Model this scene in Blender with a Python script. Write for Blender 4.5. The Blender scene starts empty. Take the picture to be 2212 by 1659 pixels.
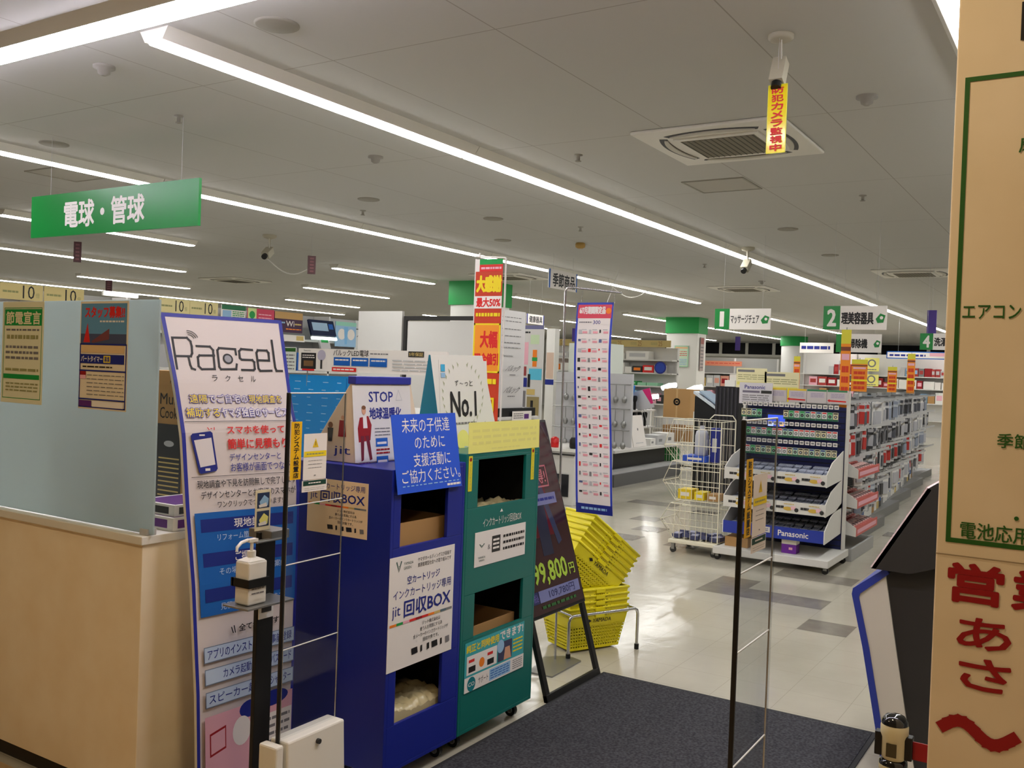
import bpy, math, random
from mathutils import Vector, Matrix, noise
SC = bpy.context.scene
COL = SC.collection
random.seed(7)

# ------------------------------------------------------------------ camera
cd = bpy.data.cameras.new('camera')
cam = bpy.data.objects.new('camera', cd)
COL.objects.link(cam)
YAW, PITCH, ROLL = math.radians(32.225), math.radians(-0.857), math.radians(-2.064)
fwd = Vector((math.cos(YAW) * math.cos(PITCH), math.sin(YAW) * math.cos(PITCH), math.sin(PITCH)))
rt = fwd.cross(Vector((0, 0, 1))).normalized()
dn = fwd.cross(rt)
r2 = rt * math.cos(ROLL) + dn * math.sin(ROLL)
d2 = -rt * math.sin(ROLL) + dn * math.cos(ROLL)
R3 = Matrix((r2, -d2, -fwd)).transposed()
cam.matrix_world = Matrix.Translation((0, 0, 1.55)) @ R3.to_4x4()
cd.sensor_width = 36
cd.lens = 2040.77 * 36 / 2212
cd.clip_end = 120
SC.camera = cam

# ------------------------------------------------------------------ world, exposure, light levels
SC.view_settings.view_transform = 'Standard'
SC.view_settings.look = 'None'
SC.view_settings.gamma = 1
SC.view_settings.use_curve_mapping = False
SC.view_settings.exposure = 0.0
w = bpy.data.worlds.new('world')
SC.world = w
w.use_nodes = True
w.node_tree.nodes['Background'].inputs[0].default_value = (1, 0.97, 0.9, 1)
w.node_tree.nodes['Background'].inputs[1].default_value = 0.02
LAMP_STRENGTH = 33.0       # shop ceiling battens
FRONT_LAMP_STRENGTH = 30.0  # batten over the shop front
HALL_STRENGTH = 62.0       # warm lamps of the passage in front of the shop
SC.cycles.max_bounces = 8
SC.cycles.transparent_max_bounces = 16
SC.cycles.caustics_reflective = False
SC.cycles.caustics_refractive = False
SC.cycles.sample_clamp_indirect = 4


# ------------------------------------------------------------------ materials
def lin(c):
    out = []
    for v in c[:3]:
        v = v / 255.0
        out.append(v / 12.92 if v <= 0.04045 else ((v + 0.055) / 1.055) ** 2.4)
    return (out[0], out[1], out[2], 1)


MATS = {}


def m(name, col=None, rough=0.5, metal=0.0, emit=0.0, spec=0.4, coat=0.0):
    if name in MATS:
        return MATS[name]
    mt = bpy.data.materials.new(name)
    mt.use_nodes = True
    b = mt.node_tree.nodes['Principled BSDF']
    b.inputs['Base Color'].default_value = lin(col)
    b.inputs['Roughness'].default_value = rough
    b.inputs['Metallic'].default_value = metal
    b.inputs['Specular IOR Level'].default_value = spec
    b.inputs['Coat Weight'].default_value = coat
    if emit:
        b.inputs['Emission Color'].default_value = lin(col)
        b.inputs['Emission Strength'].default_value = emit
    MATS[name] = mt
    return mt


def noise_mix(mt, c0, c1, scale, detail=3, bump=0.0, stretch=None, lo=0.35, hi=0.65):
    nt = mt.node_tree
    N, L = nt.nodes, nt.links
    b = N['Principled BSDF']
    tc = N.new('ShaderNodeTexCoord')
    mp = N.new('ShaderNodeMapping')
    if stretch:
        mp.inputs['Scale'].default_value = stretch
    no = N.new('ShaderNodeTexNoise')
    no.inputs['Scale'].default_value = scale
    no.inputs['Detail'].default_value = detail
    cr = N.new('ShaderNodeValToRGB')
    cr.color_ramp.elements[0].color = lin(c0)
    cr.color_ramp.elements[1].color = lin(c1)
    cr.color_ramp.elements[0].position = lo
    cr.color_ramp.elements[1].position = hi
    L.new(tc.outputs['Object'], mp.inputs['Vector'])
    L.new(mp.outputs[0], no.inputs['Vector'])
    L.new(no.outputs['Fac'], cr.inputs['Fac'])
    L.new(cr.outputs['Color'], b.inputs['Base Color'])
    if bump:
        bp = N.new('ShaderNodeBump')
        bp.inputs['Strength'].default_value = bump
        bp.inputs['Distance'].default_value = 0.01
        L.new(no.outputs['Fac'], bp.inputs['Height'])
        L.new(bp.outputs['Normal'], b.inputs['Normal'])
    return mt


WHITE = m('white_plastic', (232, 230, 224), 0.4)
PAPER = m('paper_white', (236, 230, 224), 0.55)
OFFW = m('off_white_metal', (226, 223, 212), 0.38)
BLACK = m('black', (16, 16, 16), 0.45)
INK = m('black_ink', (24, 22, 24), 0.5)
GREYINK = m('grey_ink', (120, 118, 120), 0.6)
DARK = m('dark_grey', (48, 47, 46), 0.5)
MIDGREY = m('mid_grey', (128, 128, 128), 0.5)
LGREY = m('light_grey', (190, 190, 190), 0.5)
CHROME = m('chrome', (200, 200, 200), 0.2, 0.95)
STEEL = m('steel', (150, 150, 148), 0.35, 0.7)
NAVY = m('navy_print', (28, 40, 130), 0.5)
RED = m('red_print', (214, 40, 36), 0.5)
DRED = m('dark_red_print', (150, 14, 22), 0.5)
YEL = m('yellow_print', (240, 214, 30), 0.5)
PYEL = m('pale_yellow_paper', (238, 232, 130), 0.6)
GREEN = m('green_print', (22, 150, 68), 0.5)
DGREEN = m('dark_green_print', (40, 92, 30), 0.5)
BLUE = m('blue_print', (18, 92, 180), 0.5)
LBLUE = m('light_blue_print', (150, 190, 224), 0.5)
PINK = m('pink_print', (236, 176, 190), 0.5)
ORANGE = m('orange_print', (240, 130, 30), 0.5)
TAN = m('tan_print', (206, 180, 110), 0.55)
CREAM = m('cream_print', (236, 224, 190), 0.55)
PURPLE = m('purple_print', (92, 40, 120), 0.5)
CARD = m('cardboard', (176, 136, 86), 0.75)
SKINP = m('printed_skin', (214, 160, 128), 0.6)
TEAL = m('teal_print', (24, 140, 160), 0.5)
OLIVE = m('olive_ink', (150, 150, 100), 0.6)


def glass_mat(name, tint, gloss):
    mt = bpy.data.materials.new(name)
    mt.use_nodes = True
    N, L = mt.node_tree.nodes, mt.node_tree.links
    N.clear()
    out = N.new('ShaderNodeOutputMaterial')
    mix = N.new('ShaderNodeMixShader')
    tr = N.new('ShaderNodeBsdfTransparent')
    tr.inputs[0].default_value = tint
    gl = N.new('ShaderNodeBsdfGlossy')
    gl.inputs['Roughness'].default_value = 0.03
    mix.inputs[0].default_value = gloss
    L.new(tr.outputs[0], mix.inputs[1])
    L.new(gl.outputs[0], mix.inputs[2])
    L.new(mix.outputs[0], out.inputs[0])
    return mt


ACRYL = glass_mat('clear_acrylic', (0.88, 0.89, 0.895, 1), 0.035)
CLEARP = glass_mat('clear_film', (0.95, 0.96, 0.97, 1), 0.06)


def lamp_mat(name, col, strength):
    mt = bpy.data.materials.new(name)
    mt.use_nodes = True
    b = mt.node_tree.nodes['Principled BSDF']
    b.inputs['Base Color'].default_value = (0.8, 0.8, 0.8, 1)
    b.inputs['Emission Color'].default_value = (*col, 1)
    b.inputs['Emission Strength'].default_value = strength
    return mt


TUBE = lamp_mat('batten_diffuser', (1.0, 0.99, 0.968), LAMP_STRENGTH)
TUBE_FRONT = lamp_mat('front_batten_diffuser', (0.90, 0.86, 1.0), FRONT_LAMP_STRENGTH)
HALL = lamp_mat('hall_diffuser', (1.0, 0.79, 0.52), HALL_STRENGTH)
GLOW = lamp_mat('lit_desk_lamp', (1.0, 0.97, 0.92), 14.0)


# ------------------------------------------------------------------ mesh building
class MB:
    def __init__(s):
        s.v, s.f, s.mi, s.sm, s.mats = [], [], [], [], []

    def slot(s, mt):
        if mt not in s.mats:
            s.mats.append(mt)
        return s.mats.index(mt)

    def add(s, vs, fs, mt, smooth=False):
        o = len(s.v)
        s.v += [tuple(p) for p in vs]
        k = s.slot(mt)
        for f in fs:
            s.f.append([o + i for i in f])
            s.mi.append(k)
            s.sm.append(smooth)

    def box(s, x0, x1, y0, y1, z0, z1, mt):
        vs = [(x, y, z) for x in (x0, x1) for y in (y0, y1) for z in (z0, z1)]
        s.add(vs, [(0, 1, 3, 2), (4, 6, 7, 5), (0, 4, 5, 1), (2, 3, 7, 6), (0, 2, 6, 4), (1, 5, 7, 3)], mt)

    def hexa(s, b, t, mt, side_mats=None):
        """eight corners: four bottom, four top, same winding (counter-clockwise from above)"""
        vs = list(b) + list(t)
        fs = [(3, 2, 1, 0), (4, 5, 6, 7), (0, 1, 5, 4), (1, 2, 6, 5), (2, 3, 7, 6), (3, 0, 4, 7)]
        if side_mats:
            for f, mt_ in zip(fs, side_mats):
                s.add(vs, [f], mt_)
        else:
            s.add(vs, fs, mt)

    def prism(s, pts, axis, a, b, mt, endmat=None):
        def P(p, t):
            if axis == 'x':
                return (t, p[0], p[1])
            if axis == 'y':
                return (p[0], t, p[1])
            return (p[0], p[1], t)
        n = len(pts)
        vs = [P(p, a) for p in pts] + [P(p, b) for p in pts]
        s.add(vs, [(i, (i + 1) % n, n + (i + 1) % n, n + i) for i in range(n)], mt)
        s.add(vs, [tuple(range(n))[::-1], tuple(range(n, 2 * n))], endmat or mt)

    def tube(s, pts, r, mt, n=8, closed=False):
        P = [Vector(p) for p in pts]
        k = len(P)
        rings = []
        up = Vector((0.12, 0.31, 0.94)).normalized()
        for i in range(k):
            if closed:
                t = P[(i + 1) % k] - P[i - 1]
            else:
                t = P[min(i + 1, k - 1)] - P[max(i - 1, 0)]
            t.normalize()
            a = t.cross(up)
            if a.length < 0.15:
                a = t.cross(Vector((1, 0, 0)))
            a.normalize()
            b = t.cross(a)
            rings.append([P[i] + r * (math.cos(j * math.tau / n) * a + math.sin(j * math.tau / n) * b) for j in range(n)])
        vs = [q for g in rings for q in g]
        fs = []
        for i in range(k if closed else k - 1):
            i2 = (i + 1) % k
            for j in range(n):
                fs.append((i * n + j, i * n + (j + 1) % n, i2 * n + (j + 1) % n, i2 * n + j))
        s.add(vs, fs, mt, True)
        if not closed:
            s.add(vs, [tuple(range(n))[::-1], tuple(range((k - 1) * n, k * n))], mt)

    def cyl(s, p0, p1, r0, mt, r1=None, n=16, smooth=True):
        r1 = r0 if r1 is None else r1
        p0, p1 = Vector(p0), Vector(p1)
        t = (p1 - p0).normalized()
        a = t.cross(Vector((0, 0, 1)) if abs(t.z) < 0.9 else Vector((1, 0, 0))).normalized()
        b = t.cross(a)
        vs = []
        for p, r in ((p0, r0), (p1, r1)):
            vs += [p + r * (math.cos(j * math.tau / n) * a + math.sin(j * math.tau / n) * b) for j in range(n)]
        s.add(vs, [(j, (j + 1) % n, n + (j + 1) % n, n + j) for j in range(n)], mt, smooth)
        s.add(vs, [tuple(range(n))[::-1], tuple(range(n, 2 * n))], mt)

    def lathe(s, prof, c, mt, n=20):
        vs = []
        for r, z in prof:
            vs += [(c[0] + r * math.cos(j * math.tau / n), c[1] + r * math.sin(j * math.tau / n), c[2] + z) for j in range(n)]
        fs = [(i * n + j, i * n + (j + 1) % n, (i + 1) * n + (j + 1) % n, (i + 1) * n + j) for i in range(len(prof) - 1) for j in range(n)]
        s.add(vs, fs, mt, True)
        s.add(vs, [tuple(range(n))[::-1], tuple(range((len(prof) - 1) * n, len(prof) * n))], mt)

    def build(s, name, parent=None, label=None, bevel=0.0, mw=None):
        me = bpy.data.meshes.new(name)
        me.from_pydata(s.v, [], s.f)
        for mt in s.mats:
            me.materials.append(mt)
        me.polygons.foreach_set('material_index', s.mi)
        me.polygons.foreach_set('use_smooth', s.sm)
        me.update()
        o = bpy.data.objects.new(name, me)
        COL.objects.link(o)
        if parent is not None:
            o.parent = parent
        if mw is not None:
            o.matrix_world = mw
        if label:
            o['label'] = label
        if bevel:
            bv = o.modifiers.new('edge', 'BEVEL')
            bv.width = bevel
            bv.segments = 2
            bv.limit_method = 'ANGLE'
        return o


TEXT_CACHE = {}


def glyphs(txt, bold):
    key = (txt, bold)
    if key not in TEXT_CACHE:
        cu = bpy.data.curves.new('lettering', 'FONT')
        cu.body = txt
        cu.resolution_u = 2
        cu.offset = bold
        ob = bpy.data.objects.new('lettering', cu)
        COL.objects.link(ob)
        dg = bpy.context.evaluated_depsgraph_get()
        me = bpy.data.meshes.new_from_object(ob.evaluated_get(dg))
        vs = [(v.co.x, v.co.y) for v in me.vertices]
        fs = [tuple(p.vertices) for p in me.polygons]
        # outlines face +z
        fs2 = []
        for f in fs:
            a = sum(vs[f[i]][0] * vs[f[(i + 1) % len(f)]][1] - vs[f[(i + 1) % len(f)]][0] * vs[f[i]][1] for i in range(len(f)))
            fs2.append(f if a > 0 else f[::-1])
        bpy.data.meshes.remove(me)
        bpy.data.objects.remove(ob)
        bpy.data.curves.remove(cu)
        x0, x1 = min(v[0] for v in vs), max(v[0] for v in vs)
        y0, y1 = min(v[1] for v in vs), max(v[1] for v in vs)
        TEXT_CACHE[key] = ([((x - x0) / max(x1 - x0, 1e-6), (y - y0) / max(y1 - y0, 1e-6)) for x, y in vs], fs2)
    return TEXT_CACHE[key]


class Sheet(MB):
    DZ = 0.00006      # spacing of the printed layers

    """a flat printed thing: x 0..1 from left, y 0..1 from the TOP, scaled to W x H; layers stack outwards"""

    def __init__(s, W, H, t=0.003, mt=None, warp=None, ny=1, back=None):
        super().__init__()
        s.W, s.H, s.z, s.warp = W, H, 0.0006, warp
        if warp:
            s.DZ = 0.00012
        if mt is not None:
            zz = s.z
            s.z = 0.0
            s.rect(0, 0, 1, 1, mt, ny)
            bm_ = back or mt
            if warp is None:
                s.add([(0, 0, -t), (W, 0, -t), (W, H, -t), (0, H, -t), (0, 0, 0), (W, 0, 0), (W, H, 0), (0, H, 0)],
                      [(3, 2, 1, 0), (0, 1, 5, 4), (1, 2, 6, 5), (2, 3, 7, 6), (3, 0, 4, 7)], bm_)
            else:
                k = ny
                L = [warp(0, i / k, -t) for i in range(k + 1)]
                Rr = [warp(1, i / k, -t) for i in range(k + 1)]
                L0 = [warp(0, i / k, 0) for i in range(k + 1)]
                R0 = [warp(1, i / k, 0) for i in range(k + 1)]
                for i in range(k):
                    s.add([L[i], Rr[i], Rr[i + 1], L[i + 1]], [(0, 1, 2, 3)], bm_)
                    s.add([L[i], L[i + 1], L0[i + 1], L0[i]], [(0, 1, 2, 3)], bm_)
                    s.add([Rr[i + 1], Rr[i], R0[i], R0[i + 1]], [(0, 1, 2, 3)], bm_)
                s.add([L[0], L0[0], R0[0], Rr[0]], [(0, 1, 2, 3)], bm_)
                s.add([L[k], Rr[k], R0[k], L0[k]], [(0, 1, 2, 3)], bm_)
            s.z = zz

    def pt(s, x, y):
        if s.warp:
            return s.warp(x, y, s.z)
        return (x * s.W, (1 - y) * s.H, s.z)

    def up(s):
        s.z += s.DZ

    def poly(s, pts, mt):
        a = sum(pts[i][0] * pts[(i + 1) % len(pts)][1] - pts[(i + 1) % len(pts)][0] * pts[i][1] for i in range(len(pts)))
        if a > 0:
            pts = pts[::-1]
        s.add([s.pt(*p) for p in pts], [tuple(range(len(pts)))], mt)
        s.up()

    def rect(s, x0, y0, x1, y1, mt, ny=1):
        vs, fs = [], []
        nx = 1
        if s.warp:          # follow the bend closely
            ny = max(1, math.ceil(abs(y1 - y0) * s.H / .012))
            nx = max(1, math.ceil(abs(x1 - x0) * s.W / .05))
        for i in range(ny + 1):
            y = y0 + (y1 - y0) * i / ny
            vs += [s.pt(x0 + (x1 - x0) * j / nx, y) for j in range(nx + 1)]
        k = nx + 1
        for i in range(ny):
            for j in range(nx):
                fs.append((i * k + j, (i + 1) * k + j, (i + 1) * k + j + 1, i * k + j + 1))
        s.add(vs, fs, mt)
        s.up()

    def frame(s, x0, y0, x1, y1, w_, mt, ny=1):
        wx, wy = w_ / s.W, w_ / s.H
        s.rect(x0, y0, x1, y0 + wy, mt)
        s.z -= s.DZ
        s.rect(x0, y1 - wy, x1, y1, mt)
        s.z -= s.DZ
        s.rect(x0, y0, x0 + wx, y1, mt, ny)
        s.z -= s.DZ
        s.rect(x1 - wx, y0, x1, y1, mt, ny)

    def line(s, pts, w_, mt):
        """polyline of width w_ (metres)"""
        q = [(x * s.W, y * s.H) for x, y in pts]
        for a, b in zip(q, q[1:]):
            dx, dy = b[0] - a[0], b[1] - a[1]
            L = math.hypot(dx, dy) or 1e-6
            ux, uy = dx / L * w_ / 2, dy / L * w_ / 2
            c = [(a[0] - ux - uy, a[1] - uy + ux), (b[0] + ux - uy, b[1] + uy + ux), (b[0] + ux + uy, b[1] + uy - ux), (a[0] - ux + uy, a[1] - uy - ux)]
            s.poly([(x / s.W, y / s.H) for x, y in c], mt)
            s.z -= s.DZ * .8

    def disc(s, cx, cy, r, mt, n=20, ry=None):
        rx, ry = r / s.W, (ry or r) / s.H
        s.poly([(cx + rx * math.cos(i * math.tau / n), cy + ry * math.sin(i * math.tau / n)) for i in range(n)], mt)

    def arc(s, cx, cy, r, a0, a1, w_, mt, n=10):
        s.line([(cx + r / s.W * math.cos(math.radians(a0 + (a1 - a0) * i / n)), cy - r / s.H * math.sin(math.radians(a0 + (a1 - a0) * i / n))) for i in range(n + 1)], w_, mt)

    def text(s, txt, x0, y0, x1, y1, mt, bold=0.0, slant=0.0):
        g, fs = glyphs(txt, 0.0)
        d = bold * (y1 - y0) * s.H * 0.75            # bold: the same outline again, shifted by d metres
        dx, dy = d / s.W, d / s.H
        q_ = 16 if bold > .045 else 8 if bold > .025 else 4
        sh = [(0, 0)] if not bold else [(dx * math.cos((i + .5) * math.tau / q_), dy * math.sin((i + .5) * math.tau / q_)) for i in range(q_)]
        for k_, (ox, oy) in enumerate(sh):
            s.z += s.DZ * .12 if k_ else 0.0
            s.add([s.pt(ox + x0 + dx + (x1 - x0 - 2 * dx) * (a + slant * (b - 0.5)), oy + y1 - dy - (y1 - y0 - 2 * dy) * b) for a, b in g], fs, mt)
        s.up()

    def vtext(s, txt, x0, y0, x1, y1, mt, bold=0.0):
        h = (y1 - y0) / len(txt)
        for i, ch in enumerate(txt):
            k = 0.06 * h
            if ch in 'ー':
                s.rect(x0 + (x1 - x0) * 0.44, y0 + i * h + k, x0 + (x1 - x0) * 0.56, y0 + (i + 1) * h - k, mt)
                s.z -= s.DZ
            else:
                s.text(ch, x0, y0 + i * h + k, x1, y0 + (i + 1) * h - k, mt, bold)
                s.z -= s.DZ
        s.up()

    def greek(s, x0, y0, x1, y1, rows, mt, seed=1, fill=0.5, words=5):
        """print too small to read in the photograph: rows of short strokes"""
        rnd = random.Random(seed)
        h = (y1 - y0) / rows
        for r in range(rows):
            x = x0
            while x < x1 - 0.02 * (x1 - x0):
                L = (x1 - x0) / words * rnd.uniform(0.5, 1.2)
                e = min(x + L, x1)
                s.rect(x, y0 + r * h + h * (1 - fill) / 2, e, y0 + r * h + h * (1 + fill) / 2, mt)
                s.z -= s.DZ
                x = e + (x1 - x0) * 0.03
        s.up()


def mframe(o, u, v):
    u, v = Vector(u).normalized(), Vector(v).normalized()
    n = u.cross(v).normalized()
    v = n.cross(u)
    M = Matrix((u, v, n)).transposed().to_4x4()
    M.translation = Vector(o)
    return M


UX, UY, UP = (1, 0, 0), (0, -1, 0), (0, 0, 1)   # reading direction of a sheet that faces the aisle / faces the entrance


def tag(o, label, cat, group=None):
    o['label'] = label
    o['category'] = cat
    if group:
        o['group'] = group
    return o


def thing(name, label, cat, loc=(0, 0, 0), rz=0.0, group=None, mw=None):
    o = bpy.data.objects.new(name, None)
    o.empty_display_size = 0.05
    COL.objects.link(o)
    o.matrix_world = mw if mw is not None else Matrix.Translation(loc) @ Matrix.Rotation(rz, 4, 'Z')
    return tag(o, label, cat, group)


def single(mb, name, label, cat, loc=(0, 0, 0), rz=0.0, group=None, mw=None, bevel=0.0):
    o = mb.build(name, bevel=bevel)
    o.matrix_world = mw if mw is not None else Matrix.Translation(loc) @ Matrix.Rotation(rz, 4, 'Z')
    return tag(o, label, cat, group)


def structure(mb, name, bevel=0.0):
    o = mb.build(name, bevel=bevel)
    o['kind'] = 'structure'
    return o


def children_of(o):
    return [c for c in COL.objects if c.parent == o]


def dup(root, label=None, loc=None, rz=None, mw=None):
    r = root.copy()
    COL.objects.link(r)
    if mw is not None:
        r.matrix_world = mw
    elif loc is not None:
        r.matrix_world = Matrix.Translation(loc) @ Matrix.Rotation(rz or 0.0, 4, 'Z')
    if label:
        r['label'] = label
    for ch in root.children:
        c = ch.copy()
        COL.objects.link(c)
        c.parent = r
        for g in ch.children:
            d = g.copy()
            COL.objects.link(d)
            d.parent = c
    return r


ORD = ['first', 'second', 'third', 'fourth', 'fifth', 'sixth', 'seventh', 'eighth', 'ninth', 'tenth', 'eleventh', 'twelfth', 'thirteenth', 'fourteenth', 'fifteenth',
       'sixteenth', 'seventeenth', 'eighteenth', 'nineteenth', 'twentieth']


def nth(i):
    if i < 20:
        return ORD[i]
    tens = ('', '', 'twenty', 'thirty', 'forty', 'fifty', 'sixty', 'seventy', 'eighty', 'ninety')[(i + 1) // 10]
    return tens + '-' + ORD[(i + 1) % 10 - 1] if (i + 1) % 10 else tens[:-1] + 'ieth'


CEIL = 3.05

# ================================================================== THE SETTING
# floor: waxed vinyl tiles 0.3 m, a few grey ones; passage floor in front of the shop
fm = m('vinyl_tile', (206, 200, 184), 0.14, spec=0.5)
nt = fm.node_tree
N, L = nt.nodes, nt.links
b = N['Principled BSDF']
tc = N.new('ShaderNodeTexCoord')
sp = N.new('ShaderNodeSeparateXYZ')
L.new(tc.outputs['Object'], sp.inputs[0])


def seam(axis, off, period, width):
    a = N.new('ShaderNodeMath'); a.operation = 'SUBTRACT'; a.inputs[1].default_value = off
    L.new(sp.outputs[axis], a.inputs[0])
    d = N.new('ShaderNodeMath'); d.operation = 'DIVIDE'; d.inputs[1].default_value = period
    L.new(a.outputs[0], d.inputs[0])
    f = N.new('ShaderNodeMath'); f.operation = 'FRACT'
    L.new(d.outputs[0], f.inputs[0])
    c = N.new('ShaderNodeMath'); c.operation = 'LESS_THAN'; c.inputs[1].default_value = width
    L.new(f.outputs[0], c.inputs[0])
    return c


sx_, sy_ = seam('X', 6.54, 0.3, 0.006), seam('Y', 1.585, 0.3, 0.006)
mx = N.new('ShaderNodeMath'); mx.operation = 'MAXIMUM'
L.new(sx_.outputs[0], mx.inputs[0]); L.new(sy_.outputs[0], mx.inputs[1])
no = N.new('ShaderNodeTexNoise'); no.inputs['Scale'].default_value = 0.9; no.inputs['Detail'].default_value = 6
L.new(tc.outputs['Object'], no.inputs['Vector'])
cr = N.new('ShaderNodeValToRGB')
cr.color_ramp.elements[0].color = lin((172, 166, 150)); cr.color_ramp.elements[0].position = 0.3
cr.color_ramp.elements[1].color = lin((194, 188, 172)); cr.color_ramp.elements[1].position = 0.7
L.new(no.outputs['Fac'], cr.inputs['Fac'])
mc = N.new('ShaderNodeMix'); mc.data_type = 'RGBA'
mc.inputs[7].default_value = lin((152, 146, 132))
L.new(mx.outputs[0], mc.inputs[0]); L.new(cr.outputs['Color'], mc.inputs[6])
L.new(mc.outputs[2], b.inputs['Base Color'])
n2 = N.new('ShaderNodeTexNoise'); n2.inputs['Scale'].default_value = 6; n2.inputs['Detail'].default_value = 4
L.new(tc.outputs['Object'], n2.inputs['Vector'])
bp = N.new('ShaderNodeBump'); bp.inputs['Strength'].default_value = 0.10; bp.inputs['Distance'].default_value = 0.02
L.new(n2.outputs['Fac'], bp.inputs['Height']); L.new(bp.outputs['Normal'], b.inputs['Normal'])
dark_tile = noise_mix(m('grey_vinyl_tile', (132, 126, 114), 0.16, spec=0.5), (126, 120, 110), (138, 132, 120), 8)
hall_floor = noise_mix(m('passage_floor', (190, 160, 118), 0.3), (182, 152, 110), (200, 172, 130), 3)
f = MB()
f.add([(2.0, -6, 0), (38, -6, 0), (38, 24, 0), (2.0, 24, 0)], [(0, 1, 2, 3)], fm)
f.add([(-7, -6, 0), (2.0, -6, 0), (2.0, 24, 0), (-7, 24, 0)], [(0, 1, 2, 3)], hall_floor)
tiles = {(0, 0), (0, 1), (0, 2), (3, 0), (3, 1), (13, 10), (13, 9), (7, 7), (5, 7), (6, 5), (1, 2), (5, 5), (9, 8), (4, -2), (-2, -1), (7, 2), (12, 7)}
rnd = random.Random(3)
for i in range(10, 60):
    for j in range(-12, 40):
        if rnd.random() < 0.022:
            tiles.add((i, j))
for i, j in tiles:
    x, y = 6.54 + 0.3 * i, 1.585 + 0.3 * j
    f.add([(x, y, .0012), (x + .298, y, .0012), (x + .298, y + .298, .0012), (x, y + .298, .0012)], [(0, 1, 2, 3)], dark_tile)
structure(f, 'floor')

# ceiling with faint panel joints
cm = m('ceiling_board', (194, 193, 188), 0.8)
nt = cm.node_tree
N, L = nt.nodes, nt.links
b = N['Principled BSDF']
tc = N.new('ShaderNodeTexCoord'); sp = N.new('ShaderNodeSeparateXYZ')
L.new(tc.outputs['Object'], sp.inputs[0])
sx_, sy_ = seam('X', 3.475, 1.925, 0.0035), seam('Y', 1.38, 0.9625, 0.007)
mx = N.new('ShaderNodeMath'); mx.operation = 'MAXIMUM'
L.new(sx_.outputs[0], mx.inputs[0]); L.new(sy_.outputs[0], mx.inputs[1])
mc = N.new('ShaderNodeMix'); mc.data_type = 'RGBA'
mc.inputs[6].default_value = lin((194, 193, 188)); mc.inputs[7].default_value = lin((160, 156, 148))
L.new(mx.outputs[0], mc.inputs[0]); L.new(mc.outputs[2], b.inputs['Base Color'])
f = MB()
f.box(-7, 38, -6, 24, CEIL, CEIL + .1, cm)
structure(f, 'ceiling')

wallm = noise_mix(m('wall_paint', (206, 204, 196), 0.8), (202, 200, 192), (210, 208, 200), 2)
beige = noise_mix(m('beige_panel', (226, 208, 178), 0.55), (222, 204, 172), (230, 213, 184), 5, lo=0.3, hi=0.7)
f = MB(); f.box(37.5, 37.7, -6, 24, 0, CEIL, wallm); structure(f, 'wall_back')
f = MB(); f.box(2.3, 37.5, 23.9, 24, 0, CEIL, wallm); structure(f, 'wall_left')
f = MB(); f.box(2.3, 37.5, -6, -5.9, 0, CEIL, wallm); structure(f, 'wall_right')
f = MB(); f.box(-7, -6.9, -6, 24, 0, CEIL, beige); structure(f, 'wall_front')
nightglass = m('night_window', (5, 5, 7), 0.45, spec=0.15)
f = MB(); f.box(37.42, 37.5, -4, 16, 2.5, 2.98, nightglass)
for y in (-4, -1.5, 0.5, 2.2, 3.9, 5.6, 7.3, 8.7, 10.2, 11.3, 12.4, 13.5, 14.8, 16):
    f.box(37.36, 37.42, y - .06, y + .06, 2.5, 2.98, wallm)
f.box(37.30, 37.42, -4.1, 16.1, 2.42, 2.52, wallm)
structure(f, 'window_1')

# columns with a green band
def column(x0, x1, y0, y1, name):
    f = MB()
    f.box(x0, x1, y0, y1, 0, CEIL, WHITE)
    f.box(x0 - .03, x1 + .03, y0 - .03, y1 + .03, 2.64, CEIL, GREEN)
    o = structure(f, name)
    return o
column(13.3, 14.1, 9.0, 9.7, 'column')
column(22.72, 23.3, 8.82, 9.66, 'column')
f = MB()
f.cyl((32.9, 9.25, 0), (32.9, 9.25, CEIL), .42, WHITE, n=32)
f.cyl((32.9, 9.25, 2.72), (32.9, 9.25, CEIL), .46, GREEN, n=32)
structure(f, 'column')

# storefront pillar at the right, painted lettering on its front
f = MB()
f.box(2.0, 2.25, -1.6, .271, 0, CEIL, beige)
o = structure(f, 'pillar_front', bevel=.003)
W_, H_ = 1.871, CEIL
f = Sheet(W_, H_)
def pY(y): return (.271 - y) / W_
def pZ(z): return 1 - z / H_
lw = .0085 / W_
f.rect(pY(.2545), pZ(2.143), pY(.246), pZ(1.248), DGREEN)
f.rect(pY(.2545), pZ(2.143), pY(-1.4), pZ(2.134), DGREEN)
f.rect(pY(.2545), pZ(1.257), pY(-1.4), pZ(1.248), DGREEN)
def pt_(txt, ya, za, yb, zb, mt, bold=.02): f.text(txt, pY(ya), pZ(za), pY(yb), pZ(zb), mt, bold)
pt_('エアコン', .242, 1.706, .142, 1.679, DGREEN)
pt_('季節', .173, 1.464, .117, 1.436, DGREEN)
f.disc(pY(.135), pZ(1.306), .004, DGREEN)
pt_('電池応用', .230, 1.291, .112, 1.258, DGREEN)
pt_('扇', .158, 2.02, .128, 1.99, DGREEN)
f.rect(pY(.163), pZ(2.272), pY(.10), pZ(2.20), INK)
f.rect(pY(.271), pZ(1.2245), pY(-1.6), pZ(1.2225), m('joint', (150, 130, 100), .7))
pt_('営', .248, 1.212, .150, 1.134, DRED, .05)
pt_('業', .138, 1.212, .04, 1.134, DRED, .05)
pt_('あ', .228, 1.110, .134, 1.050, DRED, .035)
pt_('さ', .222, 1.034, .132, .972, DRED, .035)
f.z += f.DZ
pts = []
for i in range(13):
    t = i / 12
    pts.append((pY(.243 - .118 * t), pZ(.891 + .016 * math.sin(math.tau * (t + .02)))))
f.line(pts, .022, DRED)
ob = f.build('pillar_lettering', parent=o)
ob.matrix_world = mframe((1.9995, .271, 0), UY, UP)
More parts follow.
